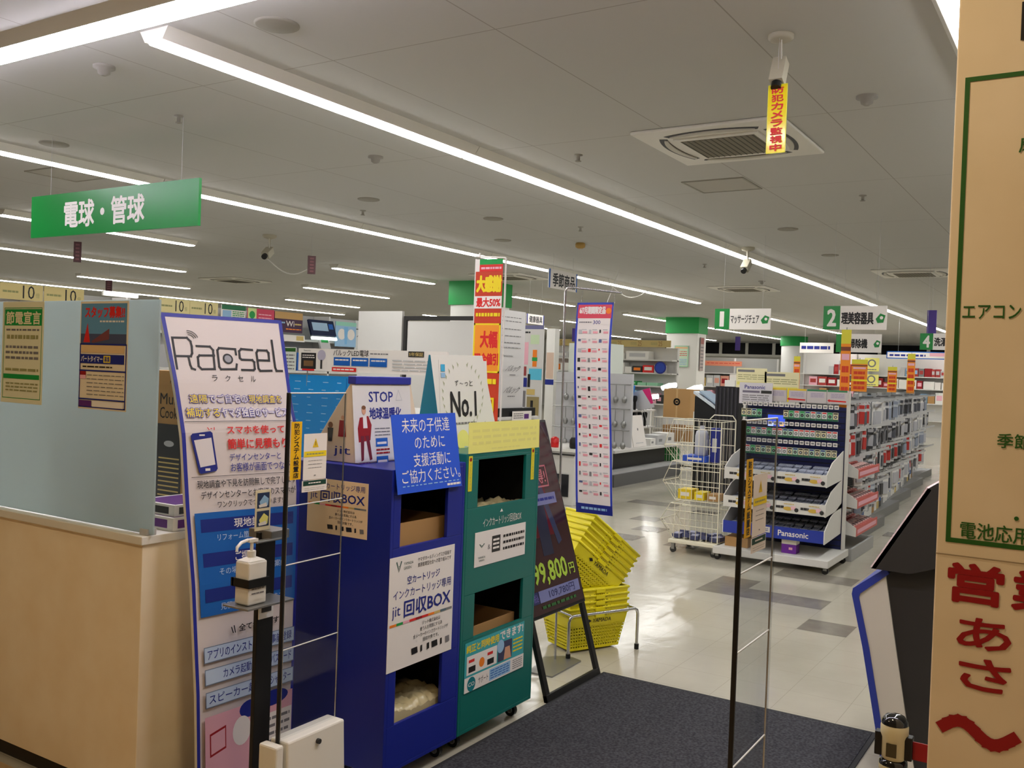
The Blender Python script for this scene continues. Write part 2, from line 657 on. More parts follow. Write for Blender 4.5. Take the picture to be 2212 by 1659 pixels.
f = MB(); f.box(2.25, 2.34, -6, -.5, 0, CEIL, wallm); structure(f, 'wall_right_front')
f = MB(); f.box(1.99, 2.26, -1.6, .275, 0, .06, m('skirting', (60, 50, 40), .5)); structure(f, 'baseboard_right')

# ================================================================== CEILING LAMPS
def batten_parts(length):
    bd, df = MB(), MB()
    h = length / 2
    prof = [(-.10, 0), (-.062, -.055), (.062, -.055), (.10, 0)]
    bd.prism(prof, 'x', -h, h, OFFW)
    prof = [(-.05, -.0555), (-.043, -.0655), (.043, -.0655), (.05, -.0555)]
    df.prism(prof, 'x', -h + .012, h - .012, TUBE)
    return bd, df

bd, df = batten_parts(2.5)
t0 = thing('ceiling_batten_lamp', '', 'ceiling lamp', (0, 0, CEIL), group='ceiling battens of the shop')
bd.build('housing', t0)
df.build('diffuser', t0)
ROWS = [('gate aisle', .54, [3.95 + 2.506 * i for i in range(12)]),
        ('long central', 3.75, [4.02 + 2.506 * i for i in range(13)]),
        ('second', 6.87, [3.9, 6.406, 8.912, 11.418, 13.924, 16.43, 22.3, 24.9, 27.5, 30.1]),
        ('third', 9.98, [4.6, 6.7 + .1, 11.9, 17.0, 22.1, 27.2, 29.8, 32.4]),
        ('fourth', 13.15, [6.7, 9.206, 14.5, 19.7, 24.6, 29.6, 34.5]),
        ('fifth', 16.2, [6.6, 11.75, 17.0, 22.2, 27.4, 31.5, 34.1]),
        ('farthest left', 19.1, [9.6, 12.106, 14.612, 17.118, 19.624, 25.2, 30.4])]
first = True
for rname, y, xs in ROWS:
    xs = sorted(xs)
    for i, x in enumerate(xs):
        lab = f'{nth(i)} lit white batten from the entrance in the {rname} ceiling row'
        if rname == 'third' and i == 0:
            continue
        if first:
            t0.matrix_world = Matrix.Translation((x, y, CEIL)); t0['label'] = lab; first = False
        else:
            dup(t0, lab, (x, y, CEIL))
# battens running across the shop front
bd, df = MB(), MB()
bd.prism([(-.10, 0), (-.062, -.055), (.062, -.055), (.10, 0)], 'x', -1.25, 1.25, OFFW)
df.prism([(-.06, -.0545), (-.05, -.075), (-.03, -.084), (.03, -.084), (.05, -.075), (.06, -.0545)], 'x', -1.24, 1.24, TUBE_FRONT)
t1 = thing('ceiling_batten_lamp', 'lit batten with violet tint over the shop front, nearest the long central row', 'ceiling lamp', (2.56, 3.62, CEIL), math.pi / 2, group='battens over the shop front')
bd.build('housing', t1); df.build('diffuser', t1)
dup(t1, 'lit batten with violet tint over the shop front, above the service counter', (2.56, 6.18, CEIL), math.pi / 2)
dup(t1, 'added unseen batten over the shop front, brightening the gates and counter side', (2.56, 1.06, CEIL), math.pi / 2)  # out of view, added to brighten the right side of the counter

# warm lamps of the passage
bd, df = MB(), MB()
bd.lathe([(.20, 0), (.20, -.02), (.17, -.03)], (0, 0, 0), WHITE, 32)
df.lathe([(.168, -.0295), (.165, -.05), (.10, -.06), (.01, -.062)], (0, 0, 0), HALL, 32)
t2 = thing('round_ceiling_lamp', 'warm round ceiling lamp of the passage, in front of the pillar', 'ceiling lamp', (.2, -.9, CEIL), group='round lamps of the passage')
bd.build('housing', t2); df.build('diffuser', t2)
dup(t2, 'warm round ceiling lamp of the passage, in front of the service counter', (.15, 3.3, CEIL))
dup(t2, 'added unseen warm ceiling lamp between the photographer and the gates, for the counter side', (1.35, .95, CEIL))  # unseen lamp, added at this spot to lift the counter's right side

# ================================================================== SERVICE COUNTER (left foreground)
kraft = noise_mix(m('counter_laminate', (244, 228, 196), 0.5), (240, 222, 188), (247, 233, 204), 6, lo=.3, hi=.7)
t = thing('service_counter', 'beige service counter with pale top and dark kick plate at the left of the entrance', 'counter', (2.0, 2.69, 0))
f = MB(); f.box(.012, .62, .012, 3.4, .075, .922, kraft); f.build('body', t, bevel=.002)
f = MB(); f.box(0, .64, 0, 3.42, .922, .951, OFFW); f.build('worktop', t, bevel=.003)
f = MB(); f.box(.05, .6, .05, 3.38, 0, .075, m('kick_plate', (46, 38, 30), .5)); f.build('kick_plate', t)

frost = m('frosted_acrylic', (176, 188, 186), 0.45, spec=.5)
N, L = frost.node_tree.nodes, frost.node_tree.links
tl = N.new('ShaderNodeBsdfTranslucent'); tl.inputs[0].default_value = lin((214, 226, 226))
ms = N.new('ShaderNodeMixShader'); ms.inputs[0].default_value = .6
L.new(N['Principled BSDF'].outputs[0], ms.inputs[1]); L.new(tl.outputs[0], ms.inputs[2])
L.new(ms.outputs[0], N['Material Output'].inputs[0])
t = thing('privacy_screen', 'frosted grey acrylic screen standing along the front of the service counter', 'screen', (2.03, 2.675, .952))
f = MB(); f.box(0, .008, 0, 3.3, .004, .79, frost); f.build('frosted_pane', t, bevel=.002)
f = MB()
for y in (.02, 1.6, 3.25):
    f.box(-.006, .03, y, y + .04, 0, .02, LGREY)
f.build('clip', t)

# the two notices on the screen
f = Sheet(.272, .384, .001, m('notice_cream', (226, 226, 196), .5))
f.frame(.04, .06, .96, .955, .0025, GREEN)
f.rect(.06, .075, .95, .235, GREEN)
f.text('節電宣言', .09, .095, .93, .225, CREAM, .03)
f.greek(.10, .265, .9, .29, 1, GREYINK, 2, .7, 9)
f.greek(.12, .32, .88, .375, 1, OLIVE, 9, .7, 8)
f.greek(.1, .42, .9, .58, 3, GREYINK, 4, .45, 8)
f.greek(.1, .64, .9, .70, 1, OLIVE, 5, .4, 5)
f.rect(.06, .715, .93, .76, GREEN)
f.greek(.12, .79, .9, .89, 3, OLIVE, 7, .4, 6)
single(f, 'notice_poster', 'cream and green energy saving notice taped to the frosted screen', 'poster', mw=mframe((2.0275, 3.602, 1.357), UY, UP))
f = Sheet(.272, .38, .001, m('poster_ivory', (232, 220, 196), .5))
f.rect(.02, .02, .97, .385, m('poster_sky', (96, 150, 190), .5))
f.rect(.02, .30, .97, .39, m('poster_town', (70, 80, 110), .5))
f.poly([(.08, .38), (.16, .2), (.22, .38)], RED)
f.poly([(.25, .37), (.62, .25), (.62, .35), (.28, .385)], m('poster_roof', (120, 66, 70), .5))
f.text('スタッフ募集!!', .10, .045, .93, .155, RED, .05)
f.greek(.42, .17, .92, .20, 1, PAPER, 3, .5, 8)
f.frame(.01, .39, .985, .985, .005, NAVY)
f.rect(.04, .405, .94, .475, m('poster_beige', (222, 190, 140), .5))
f.rect(.02, .49, .94, .575, NAVY)
f.text('パートタイマー', .04, .505, .50, .56, PAPER, .03)
f.rect(.52, .50, .66, .565, YEL)
f.text('募集', .535, .507, .65, .56, NAVY, .03)
f.greek(.08, .59, .7, .62, 1, INK, 8, .4, 5)
f.rect(.01, .635, .985, .648, NAVY)
f.rect(.03, .65, .155, .685, DRED)
f.rect(.03, .685, .155, .72, PINK)
f.greek(.18, .665, .95, .88, 6, GREYINK, 9, .18, 6)
f.rect(.01, .90, .985, .912, NAVY)
f.rect(.03, .92, .29, .975, PURPLE)
f.rect(.30, .92, .95, .975, PAPER)
single(f, 'recruitment_poster', 'staff recruitment poster with blue photo and red heading on the frosted screen', 'poster', mw=mframe((2.0275, 3.105, 1.358), UY, UP))

# boxes on the counter
t = thing('cooker_carton', 'tall brown cooker carton with dark side window on the service counter', 'carton', (2.40, 2.99, .952))
f = MB(); f.box(0, .26, 0, .33, 0, .545, CARD); f.build('carton', t, bevel=.002)
f = Sheet(.33, .545, .0004, CARD)
f.text('M5', .72, .07, .82, .09, INK)
f.text('Multi', .55, .16, .94, .24, INK)
f.text('Cooker', .55, .26, .99, .34, INK)
f.rect(.5, .38, .96, .94, DARK)
f.disc(.73, .52, .03, LGREY, ry=.012)
for i in range(9):
    f.rect(.55, .62 + i * .033, .92, .63 + i * .033, TAN)
p = f.build('printed_side', t); p.matrix_world = mframe((2.3992, 3.32, .953), UY, UP)
for i, (x, y, z, w_, d, h, lab) in enumerate([(2.13, 2.70, .952, .24, .26, .045, 'flat white carton with violet print on the counter end, lower of two'),
                                             (2.15, 2.72, .997, .22, .22, .04, 'flat white carton with violet print on the counter end, upper of two'),
                                             (2.38, 2.72, .952, .15, .2, .075, 'teal and white carton behind the violet printed ones on the counter')]):
    f = MB()
    f.box(0, w_, 0, d, 0, h, WHITE if i < 2 else TEAL)
    f.box(.015, w_ - .02, .015, d - .02, h, h + .0008, PURPLE if i < 2 else WHITE)
    f.box(-.0008, 0, .03, d - .05, .008, h - .008, PURPLE if i == 0 else DARK)
    f.box(.02, w_ * .5, -.0008, 0, .008, h - .008, DARK if i == 1 else PURPLE)
    single(f, 'small_carton', lab, 'carton', (x, y, z))

# ================================================================== LEANING PROMOTION BOARD
ZL, YL = [0, .43, .788, 1.043, 1.295, 1.471, 1.708], [2.49, 2.517, 2.557, 2.599, 2.632, 2.681, 2.765]
ZR, YR = [0, .199, .686, 1.078, 1.337, 1.382, 1.699], [2.495, 2.501, 2.499, 2.50, 2.531, 2.549, 2.621]


def interp(z, xs, ys):
    for i in range(len(xs) - 1):
        if z <= xs[i + 1] or i == len(xs) - 2:
            k = (z - xs[i]) / (xs[i + 1] - xs[i])
            return ys[i] + k * (ys[i + 1] - ys[i])


def board_pt(x, y, zz):
    h = 1.7 * (1 - y) + .004
    a, c = interp(h, ZL, YL), interp(h, ZR, YR)
    return (.427 * x, a + (c - a) * x - 2.5 - zz, h)


t = thing('promotion_board', 'tall white promotion board with navy edge leaning between counter and blue bin', 'sign board', (2.10, 2.5, 0))
f = Sheet(.427, 1.7, .012, m('board_white', (218, 208, 204), .45), warp=board_pt, ny=24, back=OFFW)
f.frame(0, 0, 1, .999, .013, m('board_navy', (38, 46, 150), .45), ny=24)
LW = .0075
f.line([(.046, .112), (.055, .05), (.171, .049), (.194, .056), (.197, .066), (.190, .08), (.175, .0865), (.154, .0865), (.054, .087)], LW, INK)
f.line([(.154, .0865), (.157, .104), (.165, .111), (.188, .113)], LW, INK)
f.line([(.237, .065), (.345, .065), (.366, .072), (.353, .111), (.245, .112), (.224, .106), (.230, .088), (.246, .084), (.366, .083)], LW, INK)
f.line([(.554, .079), (.554, .068), (.418, .067), (.402, .072), (.394, .106), (.405, .111), (.535, .110), (.546, .100)], LW, INK)
f.disc(.478, .089, .0185, INK, 24)
f.disc(.478, .089, .0125, m('lens_grey', (150, 150, 156), .4), 24)
f.line([(.699, .068), (.605, .067), (.585, .072), (.582, .086), (.596, .0895), (.688, .0895), (.702, .094), (.698, .108), (.685, .111), (.585, .111)], LW, INK)
f.line([(.734, .0895), (.838, .0895), (.842, .073), (.828, .068), (.748, .068), (.734, .074), (.732, .107), (.745, .112), (.846, .111)], LW, INK)
f.line([(.885, .046), (.884, .104), (.893, .111), (.942, .111)], LW, INK)
for k, r in enumerate((.012, .019, .026)):
    f.arc(.185, .053, r + .006, 20, 95, .0022, INK)
for i, ch in enumerate('ラクセル'):
    f.text(ch, .315 + i * .11, .1235, .36 + i * .11, .1355, INK)
OUT = m('outline_violet', (96, 92, 170), .5)
for (tx, a, bb, c, d, mt) in [('遠隔', .10, .163, .245, .18, YEL), ('でご自宅の', .255, .163, .59, .18, PAPER), ('現地調査を', .60, .163, .895, .18, YEL),
                             ('補助する', .055, .190, .33, .2085, YEL), ('ヤマダ独自のサービス', .345, .190, .925, .2085, PAPER)]:
    f.text(tx, a - .006, bb - .0012, c + .006, d + .0012, OUT, .075)
    f.text(tx, a, bb, c, d, mt, .015)
f.rect(.03, .2165, .955, .2175, INK)
f.text('スマホを使って', .367, .226, .876, .2435, RED, .03)
f.text('簡単に見積もり', .365, .2525, .90, .2745, RED, .03)
BV = m('board_violet', (52, 56, 140), .5)
f.text('デザインセンターと', .375, .283, .83, .298, BV, .01)
f.text('お客様が画面でつながる', .38, .302, .96, .320, BV, .01)
f.rect(.05, .3265, .955, .3275, INK)
f.text('現地調査や下見を訪問無しで完了します', .093, .334, .96, .350, INK, .008)
f.text('デザインセンターとお客様のスマホが', .119, .356, .95, .372, INK, .008)
f.text('ワンクリックでつながります!', .253, .377, .83, .391, INK, .008)
f.poly([(.061, .245), (.075, .2405), (.225, .2365), (.240, .240), (.268, .312), (.255, .3165), (.128, .321), (.112, .317)], NAVY)
f.poly([(.085, .254), (.228, .2495), (.250, .3035), (.126, .308)], m('phone_screen', (226, 220, 220), .4))
f.rect(.165, .3105, .205, .3155, PAPER)
f.rect(.13, .2425, .175, .2455, PAPER)
for k in range(3):
    f.line([(.215 + k * .022, .2335 - .002 * k), (.205 + k * .026, .2295 + .002 * k)], .003, RED)
BB = m('board_blue', (24, 96, 176), .45)
f.rect(.055, .398, .965, .601, BB, 4)
for y0, y1, a, bsub in ((.411, .437, '現地調査', 'リフォーム箇所を画面で確認!'), (.478, .505, 'ご提案選択', 'その場でプランをご案内'), (.548, .574, '見積り確認', '見積もりをご提示します!')):
    f.rect(.10, y0, .93, y1, m('board_deep_blue', (26, 44, 128), .45))
    f.text(a, .384, y0 + .003, .70, y1 - .004, PAPER, .02)
    f.text(bsub, .236, y1 + .005, .86, y1 + .019, m('board_pale', (190, 210, 236), .5))
f.text('全て無料です!', .40, .629, .82, .644, INK, .03)
f.line([(.33, .632), (.345, .643)], .004, INK); f.line([(.355, .630), (.365, .643)], .004, INK)
PB, PE = m('pale_blue_box', (186, 204, 226), .5), m('box_edge', (110, 126, 150), .5)
for y0, y1, a, c in ((.660, .691, 'アプリのインストール', '事前登録'), (.703, .734, 'カメラ起動', 'パスワード'), (.747, .778, 'スピーカー起動', 'シャッター')):
    for x0, x1 in ((.068, .66), (.68, .97)):
        f.rect(x0, y0, x1, y1, PE)
        f.rect(x0 + .006, y0 + .0015, x1 - .006, y1 - .0015, PB)
    f.text(a, .10 if len(a) > 6 else .24, y0 + .006, .64 if len(a) > 6 else .52, y1 - .006, NAVY, .01)
    f.text(c, .72, y0 + .006, .94, y1 - .006, NAVY, .01)
f.rect(.057, .795, .965, .935, m('board_pink', (224, 168, 180), .5), 3)
f.poly([(.10, .83), (.26, .822), (.262, .868), (.102, .876)], DRED)
f.poly([(.112, .834), (.25, .827), (.252, .864), (.114, .871)], m('board_pink', None))
f.disc(.50, .805, .045, NAVY, 20, .03)
f.disc(.42, .845, .04, PAPER, 20, .05)
f.disc(.75, .80, .07, NAVY, 20, .028)
f.rect(.55, .83, .96, .92, PAPER)
f.greek(.57, .835, .94, .915, 5, GREYINK, 21, .4, 4)
f.build('printed_panel', t)
f = MB()
f.box(.0, .427, -.03, .13, 0, .012, STEEL)
f.tube([(.21, .12, .006), (.21, .16, .9), (.21, .17, 1.4)], .008, STEEL)
f.build('rear_support', t)

# ================================================================== SECURITY GATES
def gate(y, label, top):
    t = thing('security_gate', label, 'security gate', (1.965, y, 0), group='clear security gates of the entrance')
    f = MB(); f.box(.034, .275, -.006, .006, .42, top, ACRYL); f.build('acrylic_pane', t)
    f = MB(); f.box(.026, .034, -.0055, .0055, .02, top + .002, BLACK); f.build('edge_post', t, bevel=.002)
    f = MB()
    f.tube([(.274, 0, .40), (.274, 0, top)], .0022, CHROME)
    f.tube([(.039, 0, .40), (.039, 0, top)], .0018, CHROME)
    f.tube([(.036, 0, top), (.274, 0, top)], .0022, WHITE)
    for z in (.70, .952, 1.126):
        f.tube([(.039, 0, z - .003), (.274, 0, z)], .002, WHITE)
    f.build('aerial_wire', t)
    f = MB()
    f.hexa([(.036, -.05, 0), (.29, -.05, 0), (.29, .05, 0), (.036, .05, 0)], [(.036, -.036, .432), (.28, -.036, .432), (.28, .036, .432), (.036, .036, .432)], OFFW)
    f.box(-.01, .022, -.036, .036, 0, .43, OFFW)
    f.build('base_cover', t, bevel=.006)
    f = MB(); f.cyl((.16, -.047, .40), (.16, -.036, .40), .008, DARK, n=10); f.build('screw', t)
    f = Sheet(.044, .172, .0006, m('sticker_yellow', (238, 186, 20), .45))
    f.vtext('防犯システム設置店', .28, .02, .78, .98, INK, .04)
    p = f.build('yellow_sticker', t, 'yellow security notice sticker with black letters'); p.matrix_world = mframe((2.002, y - .008, 1.202), UX, UP)
    f = Sheet(.098, .139, .0006, PAPER)
    f.poly([(.5, .10), (.37, .30), (.63, .30)], m('warn_yellow', (226, 190, 40), .5))
    f.rect(.49, .17, .51, .26, INK)
    f.rect(.02, .38, .98, .50, YEL)
    f.greek(.12, .41, .88, .47, 1, OLIVE, 3, .5, 6)
    f.greek(.2, .55, .8, .78, 3, GREYINK, 4, .12, 4)
    f.rect(.46, .9, .54, .92, GREYINK)
    p = f.build('warning_card', t, 'white card with a yellow warning triangle'); p.matrix_world = mframe((2.056, y - .008, 1.197), UX, UP)
    f = Sheet(.106, .034, .0006, PAPER)
    f.rect(.04, .02, .96, .45, m('sticker_dark_green', (18, 62, 48), .5))
    f.greek(.25, .12, .75, .36, 1, PAPER, 5, .4, 6)
    f.greek(.1, .6, .9, .9, 2, GREYINK, 5, .15, 4)
    p = f.build('green_sticker', t, 'small white sticker with a dark green band'); p.matrix_world = mframe((2.053, y - .008, 1.161), UX, UP)
    return t
gate(2.03, 'clear acrylic security gate with white base cover beside the blue collection bin', 1.458)
gate(.662, 'clear acrylic security gate standing on the dark mat near the beige pillar', 1.458)

# ================================================================== SANITISER STAND
t = thing('sanitizer_stand', 'black post stand with a small tray for the sanitiser bottle by the promotion board', 'sanitiser stand', (2.085, 2.2, 0))
f = MB(); f.box(-.034, .034, -.008, .008, 0, 1.02, BLACK); f.build('post', t, bevel=.002)
f = MB(); f.box(-.13, .16, -.075, .18, 0, .008, BLACK); f.build('foot_plate', t, bevel=.002)
f = MB(); f.box(-.17, .015, -.115, -.008, .820, .826, STEEL); f.box(-.03, .03, -.012, .012, .75, .82, WHITE); f.box(-.02, .02, -.014, -.01, .77, .80, DARK); f.build('tray', t, bevel=.001)
f = MB(); f.box(-.025, .05, -.05, .05, 1.0, 1.028, STEEL); f.box(-.09, .02, -.06, -.035, 1.0, 1.006, STEEL); f.build('bracket', t, bevel=.002)
f = MB()
f.box(-.153, -.03, -.031, -.025, .880, .905, BLACK); f.box(-.036, -.03, -.03, -.006, .880, .905, BLACK); f.box(-.153, -.071, -.097, -.0915, .880, .905, BLACK)
f.box(-.153, -.149, -.0915, -.02, .880, .905, BLACK); f.box(-.075, -.071, -.0915, -.008, .880, .905, BLACK)
f.build('strap', t)
f = Sheet(.062, .125, .002, CREAM)
for y0, y1 in ((.07, .45), (.52, .90)):
    f.rect(.1, y0, .9, y1, m('card_navy', (40, 56, 90), .5))
    f.poly([(.25, y0 + .22), (.55, y0 + .06), (.85, y0 + .16), (.8, y1 - .05), (.35, y1 - .04)], LBLUE if y0 < .3 else PYEL)
    f.poly([(.2, y1 - .08), (.7, y1 - .13), (.75, y1 - .03), (.25, y1 - .02)], PAPER)
p = f.build('instruction_card', t); p.matrix_world = mframe((2.027, 2.188, 1.028), UX, UP)
t = thing('sanitizer_bottle', 'white square pump bottle strapped to the black sanitiser stand', 'bottle', (2.085 - .112, 2.14, .827))
f = MB(); f.box(-.036, .036, -.03, .028, 0, .128, WHITE); f.hexa([(-.036, -.03, .128), (.036, -.03, .128), (.036, .028, .128), (-.036, .028, .128)], [(-.014, -.013, .138), (.014, -.013, .138), (.014, .013, .138), (-.014, .013, .138)], WHITE); f.build('body', t, bevel=.005)
f = MB(); f.cyl((0, 0, .138), (0, 0, .156), .013, WHITE); f.cyl((0, 0, .156), (0, 0, .185), .005, WHITE); f.box(-.017, .017, -.009, .009, .183, .192, WHITE)
f.tube([(-.015, 0, .19), (-.05, -.01, .188), (-.07, -.016, .178), (-.072, -.017, .165)], .005, WHITE); f.build('pump', t)
f = Sheet(.06, .05); f.greek(.1, .1, .9, .9, 3, GREYINK, 6, .3, 3); p = f.build('label', t); p.matrix_world = mframe((1.943, 2.1093, .85), UX, UP)

# ================================================================== COLLECTION BINS
def caster(name, parent, x, y, r=.028, top=.07):
    f = MB()
    f.cyl((x - .01, y, r), (x + .01, y, r), r, BLACK, n=18)
    f.cyl((x - .0115, y, r), (x + .0115, y, r), r * .5, LGREY, n=14)
    f.box(x - .016, x - .012, y - .012, y + .012, r * .7, top, STEEL)
    f.box(x + .012, x + .016, y - .012, y + .012, r * .7, top, STEEL)
    f.box(x - .02, x + .02, y - .02, y + .02, top - .006, top, STEEL)
    return f.build(name, parent)


def bin_body(W, D, z0, z1, holes, mt, inner):
    """cabinet shell open at the holes of its front (front is y = 0)"""
    f = MB()
    th = .015
    f.box(0, th, 0, D, z0, z1, mt); f.box(W - th, W, 0, D, z0, z1, mt)
    f.box(th, W - th, D - th, D, z0, z1, mt)
    f.box(th, W - th, 0, D - th, z0, z0 + th, mt); f.box(th, W - th, 0, D - th, z1 - th, z1, mt)
    zz = z0 + th
    for x0, x1, a, c in sorted(holes, key=lambda h: h[2]):
        f.box(th, W - th, 0, th, zz, a, mt)
        f.box(th, x0, 0, th, a, c, mt); f.box(x1, W - th, 0, th, a, c, mt)
        zz = c
    f.box(th, W - th, 0, th, zz, z1 - th, mt)
    # unlit inside painted near-black: inner walls and the shelf between the two compartments
    f.box(th, th + .004, th, D - th, z0 + th, z1 - th, inner); f.box(W - th - .004, W - th, th, D - th, z0 + th, z1 - th, inner)
    f.box(th, W - th, D - th - .004, D - th, z0 + th, z1 - th, inner)
    zm = (z0 + z1) / 2 + .02
    f.box(th, W - th, th, D - th, zm, zm + .012, inner)
    return f, zm


def open_carton(x0, x1, y0, y1, z0, z1):
    f = MB(); w_ = .006
    f.box(x0, x1, y0, y1, z0, z0 + w_, CARD)
    f.box(x0, x0 + w_, y0, y1, z0 + w_, z1, CARD); f.box(x1 - w_, x1, y0, y1, z0 + w_, z1, CARD)
    f.box(x0 + w_, x1 - w_, y0, y0 + w_, z0 + w_, z1, CARD); f.box(x0 + w_, x1 - w_, y1 - w_, y1, z0 + w_, z1, CARD)
    return f


def lumps(x0, x1, y0, y1, z0, z1, mt, seed, nx=40, ny=32):
    def crumple(i, j):
        p = Vector((x0 + (x1 - x0) * i / nx, (y1 - y0) * j / ny, seed * 3.1))
        a = noise.noise(p * 9) * .5 + .5
        c = 1 - abs(noise.noise(p * 26))
        return .62 + .24 * a + .14 * c
    f = MB()
    vs = []
    for i in range(nx + 1):
        for j in range(ny + 1):
            e = 0 if i in (0, nx) or j in (0, ny) else 1
            vs.append((x0 + (x1 - x0) * i / nx, y0 + (y1 - y0) * j / ny, z0 + (z1 - z0) * crumple(i, j) * (.9 + .1 * e)))
    f.add(vs, [(i * (ny + 1) + j, (i + 1) * (ny + 1) + j, (i + 1) * (ny + 1) + j + 1, i * (ny + 1) + j + 1) for i in range(nx) for j in range(ny)], mt, True)
    n1 = ny + 1
    base = [(x0, y0, z0), (x1, y0, z0), (x1, y1, z0), (x0, y1, z0)]
    edge = [[vs[i * n1] for i in range(nx + 1)], [vs[nx * n1 + j] for j in range(ny + 1)], [vs[i * n1 + ny] for i in range(nx, -1, -1)], [vs[j] for j in range(ny, -1, -1)]]
    for k in range(4):
        pts = [base[k], base[(k + 1) % 4]] + edge[k][::-1]
        f.add(pts, [tuple(range(len(pts)))], mt)
    return f


INNER_SHADE = m('bin_inner_shade', (14, 14, 18), .7)  # near-black colour stands for the shade inside the bins
BINBLUE = m('bin_blue', (24, 38, 136), .35, spec=.4)
BINGREEN = m('bin_green', (16, 106, 98), .35, spec=.4)
bx0, by0 = 2.632, 2.15
t = thing('collection_bin', 'blue cabinet for empty ink cartridges with two square openings', 'collection bin', (bx0, by0, 0))
holes = [(.056, .344, .890, 1.085), (.058, .342, .241, .44)]
f, zm = bin_body(.457, .52, .068, 1.176, holes, BINBLUE, INNER_SHADE)
f.build('cabinet', t, bevel=.003)
for x, y in ((.40, .06), (.06, .06), (.40, .46), (.06, .46)):
    caster('caster', t, x, y)
f = open_carton(.04, .415, .05, .45, zm + .013, .965)
single(f, 'inner_carton', 'open tan carton seen in the upper opening of the blue bin', 'carton', (bx0, by0, 0))
bag = m('clear_bag', (196, 182, 140), .25, spec=.6)
single(lumps(.03, .42, .03, .45, .085, .315, bag, 4), 'waste_bag', 'crumpled translucent bag in the lower opening of the blue bin', 'bag', (bx0, by0, 0))
gx0 = 3.093
t = thing('collection_bin', 'green cabinet for ink cartridges standing beside the blue bin', 'collection bin', (gx0, by0, 0))
holes = [(.088, .458, .984, 1.180), (.092, .468, .452, .634)]
f, zm = bin_body(.572, .52, .07, 1.207, holes, BINGREEN, INNER_SHADE)
f.build('cabinet', t, bevel=.003)
for x, y in ((.06, .06), (.50, .06), (.06, .46), (.50, .46)):
    caster('caster', t, x, y)
single(lumps(.03, .53, .03, .45, zm + .014, 1.012, bag, 8), 'waste_bag', 'crumpled translucent bag in the upper opening of the green bin', 'bag', (gx0, by0, 0))
f = open_carton(.06, .50, .06, .45, .086, .468); single(f, 'inner_carton', 'brown carton seen in the lower opening of the green bin', 'carton', (gx0, by0, 0))

# lettering straight on the green door
f = Sheet(.30, .045); f.text('インクカートリッジ回収BOX', 0, .1, 1, .9, PAPER)
f.poly([(.46, -.55), (.42, -.25), (.5, -.25)], PAPER)
p = f.build('door_lettering', t); p.matrix_world = mframe((3.225, by0 - .0006, .893), UX, UP)

# posters fixed to the bins
def bin_poster(W, H, mt=PAPER):
    f = Sheet(W, H, .0015, mt)
    return f
f = Sheet(.396, .288, .0015, m('poster_royal', (36, 84, 206), .45))
for tx, x0, x1, y0, y1 in (('未来の子供達', .14, .88, .05, .24), ('のために', .31, .78, .29, .45), ('支援活動に', .27, .85, .51, .68), ('ご協力ください。', .08, .99, .71, .88)):
    f.text(tx, x0, y0, x1, y1, PAPER)
f.greek(.08, .90, .97, .925, 1, LBLUE, 4, .5, 16)
f.greek(.76, .935, .98, .975, 1, PAPER, 5, .7, 5)
single(f, 'appeal_poster', 'royal blue poster asking for support, above the openings of the blue bin', 'poster', mw=mframe((2.643, 2.1315, 1.088), UX, (0, .045, .285)))
def yamada_mark(f, x, y, r, mt):
    """leaf shaped V emblem"""
    for sgn in (-1, 1):
        f.poly([(x, y + r * 1.0), (x + sgn * r * .95, y - r * 1.1), (x + sgn * r * .62, y - r * 1.2), (x + sgn * r * .1, y + r * .2)], mt)
    f.disc(x, y - .2 * r, .12 * r * f.W, mt)
MK = m('mark_green', (60, 92, 84), .5)
def cartridge_row(f, y, x0, x1, h):
    n = 6
    for i in range(n):
        x = x0 + (x1 - x0) * i / (n - 1)
        ww = (.05, .015, .02, .05, .014, .035)[i]
        f.poly([(x - ww, y - h), (x + ww * .8, y - h * 1.1), (x + ww, y + h * .8), (x - ww * .8, y + h)], INK if i != 5 else GREYINK)
def box_notice(f, y0, k):
    """lower half shared by the two cartridge box notices"""
    f.text('インクカートリッジ専用', .06, y0, .95, y0 + .085 * k, NAVY, .006)
    f.text('jit', .05, y0 + .14 * k, .17, y0 + .26 * k, NAVY)
    f.text('回収BOX', .22, y0 + .11 * k, .95, y0 + .265 * k, NAVY, .03)
    cols = [ORANGE, GREEN, PINK, RED, DRED, RED, ORANGE, TAN, m('bar_slate', (90, 110, 120), .5), MIDGREY]
    for i, c in enumerate(cols):
        f.rect(.02 + .096 * i, y0 + .295 * k, .02 + .096 * (i + 1), y0 + .318 * k, c)
        f.z -= f.DZ
    f.z += f.DZ
    for i, tx in enumerate(('ジット株式会社は', '使う人を笑顔にする為', '全メーカーのインクカートリッジが', '回収対象です。')):
        w_ = .033 * len(tx)
        f.text(tx, max(.34, .66 - w_ / 2 - .02), y0 + (.345 + .052 * i) * k, min(.97, .66 + w_ / 2), y0 + (.383 + .052 * i) * k, INK, .004)
    cartridge_row(f, y0 + .60 * k, .40, .92, .03 * k)
f = bin_poster(.396, .416)
yamada_mark(f, .13, .095, .045, MK)
f.text('YAMADA', .20, .06, .34, .085, MK); f.text('GREEN', .20, .10, .31, .125, MK)
f.text('ヤマダホールディングスが目指す', .41, .045, .94, .085, INK); f.text('資源循環型社会への取り組みです', .41, .095, .94, .135, INK)
f.text('空カートリッジ', .26, .19, .76, .265, NAVY, .02)
box_notice(f, .295, .98)
single(f, 'bin_notice', 'white cartridge box notice between the two openings of the blue bin', 'poster', mw=mframe((2.632, 2.1475, .442), UX, UP))
f = Sheet(.30, .204, .0015, m('notice_ivory', (240, 214, 176), .5))
box_notice(f, .06, 1.35)
single(f, 'bin_notice', 'beige cartridge box notice on the left flank of the blue bin', 'poster', mw=mframe((2.6305, 2.559, .912), UY, UP))
f = bin_poster(.393, .142)
